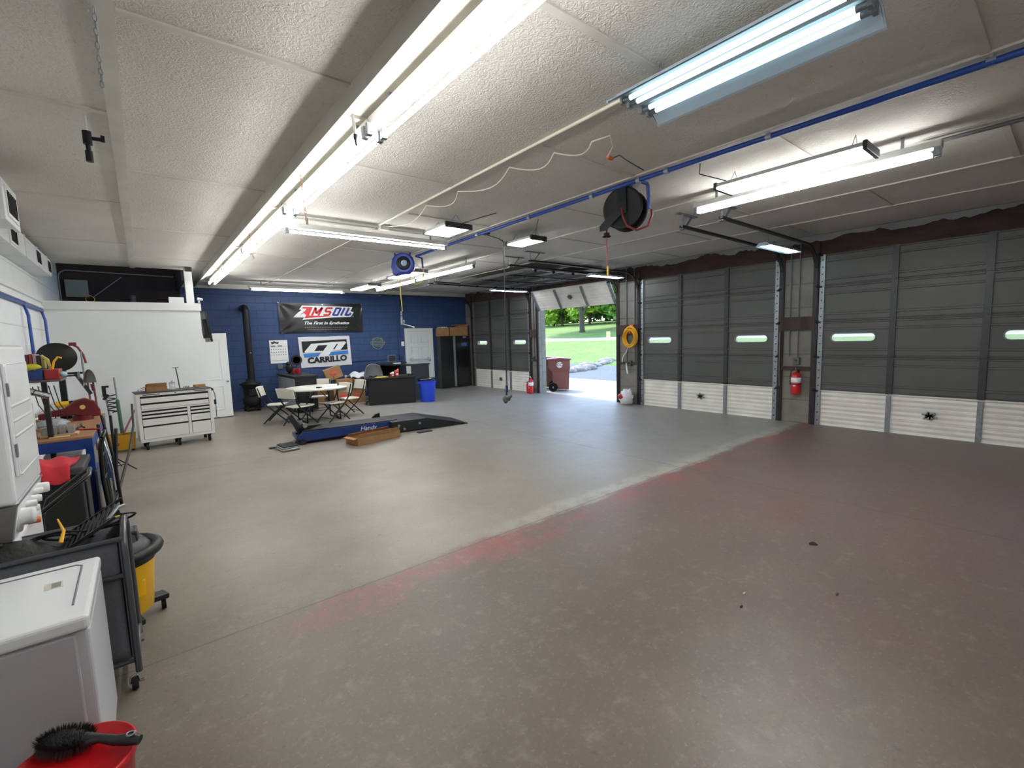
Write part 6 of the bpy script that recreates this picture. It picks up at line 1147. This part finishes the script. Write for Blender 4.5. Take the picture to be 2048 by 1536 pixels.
# hydrant
t = thing('fire_hydrant', 'small red hydrant beside the road at the right of the open doorway', 'hydrant', (32.2, 25.0, hgt(30.5, 0))); mb = MB(); mb.lathe([(.2, 0), (.2, .06), (.13, .08), (.13, .55), (.17, .58), (.16, .68), (.06, .78), (.04, .84)], n=16); mb.cyl((-.22, 0, .45), (.22, 0, .45), .07, n=10); mb.cyl((0, -.2, .45), (0, 0, .45), .08, n=10); build('barrel', mb, RED, t); 
mb = MB(); mb.box(31.6, 31.7, 25.6, 25.95, 1.1, 1.8); solo('road_sign', mb, mat('pale_yellow_sign', '#d9cf8a', .6), 'small pale yellow marker left of the hydrant', 'sign')
# trees
BARK = mat('tree_bark', '#4f483c', .9, var=.4, scale=4, bump=.6, stretch=(1, 1, .2))
def leafm(n_, a, b): return mat(n_, a, .6, var=.5, var2=b, scale=1.5)
LEAFS = [leafm('leaf_mid_green', '#6f9c3a', '#3f6a25'), leafm('leaf_bright_green', '#a8c445', '#6c9a30'), leafm('leaf_dark_green', '#4c7a35', '#28481f')]
def tree(loc, H, cr, cz, nl, lm, label, trunk=.25, seed=0, ls=.35, limbs=4, name='leafy_tree', ry=None, group=None):
    rn = random.Random(seed); t = thing(name, label, 'tree', loc, 0, group); mb = MB(); top = cz*.9
    mb.tube([(0, 0, -.2), (0, 0, .3), (rn.uniform(-.1, .1), rn.uniform(-.1, .1), top*.4), (rn.uniform(-.3, .3), rn.uniform(-.3, .3), top)], [trunk*1.5, trunk, trunk*.85, trunk*.35], 10)
    for i in range(limbs):
        a = i*2*pi/limbs+rn.uniform(-.4, .4); z0 = top*rn.uniform(.3, .6); L = cr*rn.uniform(.5, .8); mb.tube([(0, 0, z0), (L*.4*cos(a), L*.4*sin(a), z0+L*.55), (L*cos(a), L*sin(a), z0+L*1.1)], [trunk*.55, trunk*.35, trunk*.12], 7)
    build('trunk', mb, BARK, t); mb = MB(); cl = []
    for i in range(34):
        a = rn.uniform(0, 2*pi); e = math.acos(rn.uniform(-.75, 1)); q = rn.uniform(.45, .9); cl.append((Vector((cr*q*sin(e)*cos(a), cr*q*sin(e)*sin(a), cz+(H-cz)*q*cos(e))), cr*rn.uniform(.28, .45)))
    for i in range(nl):
        c_, r_ = rn.choice(cl); d = Vector((rn.gauss(0, 1), rn.gauss(0, 1), rn.gauss(0, .8))).normalized()*r_*rn.uniform(.6, 1.05); p = c_+d; x = Vector((rn.gauss(0, 1), rn.gauss(0, 1), rn.gauss(0, .6))).normalized()*ls*rn.uniform(.5, 1); y = x.cross(Vector((rn.gauss(0, 1), rn.gauss(0, 1), rn.gauss(0, 1)))).normalized()*ls*.45
        mb.add([p-x, p-y, p+x, p+y], [(0, 1, 2, 3)])
    build('foliage', mb, lm, t)
tree((40, 36.4, 1.85), 10.5, 6.0, 7.2, 7000, LEAFS[0], 'large spreading shade tree with dark forked trunk on the far lawn', .30, 1, .4, 6)
lbs = ['far tree at the left edge of the doorway view', 'bright yellow-green far tree left of the big trunk', 'dark far tree right behind the big trunk', 'bright yellow-green far tree right of the big trunk', 'multi-stemmed far tree near the hydrant', 'far tree at the right edge of the doorway view', 'dark tree at the far left beyond the lawn', 'pale tree beyond the right edge of the doorway']
for i, (x, y, h_, cr, m_) in enumerate(((56, 57.5, 11, 5, 0), (55, 54.5, 7, 3.6, 1), (60, 54.5, 12, 5.5, 2), (55, 48.5, 7.5, 3.8, 1), (46, 35, 9, 3.4, 0), (58, 44, 12, 5.5, 0), (58, 66, 13, 6, 2), (56, 38, 12, 5.5, 2))):
    tree((x, y, hgt(x, y)), h_, cr, h_*.5, 4200, LEAFS[m_], lbs[i], .2, 20+i, .45, 4, group='trees beyond the far lawn')
hb = 0
for i in range(12):
    x, y = 74, 30+i*7; tree((x, y, hgt(x, y)-1), 15, 6.5, 6, 1500, LEAFS[2 if i % 2 else 0], 'dense background tree in the woods behind the far lawn', .3, 60+i, .8, 3, name='woodland_tree', group='woods behind the lawn')
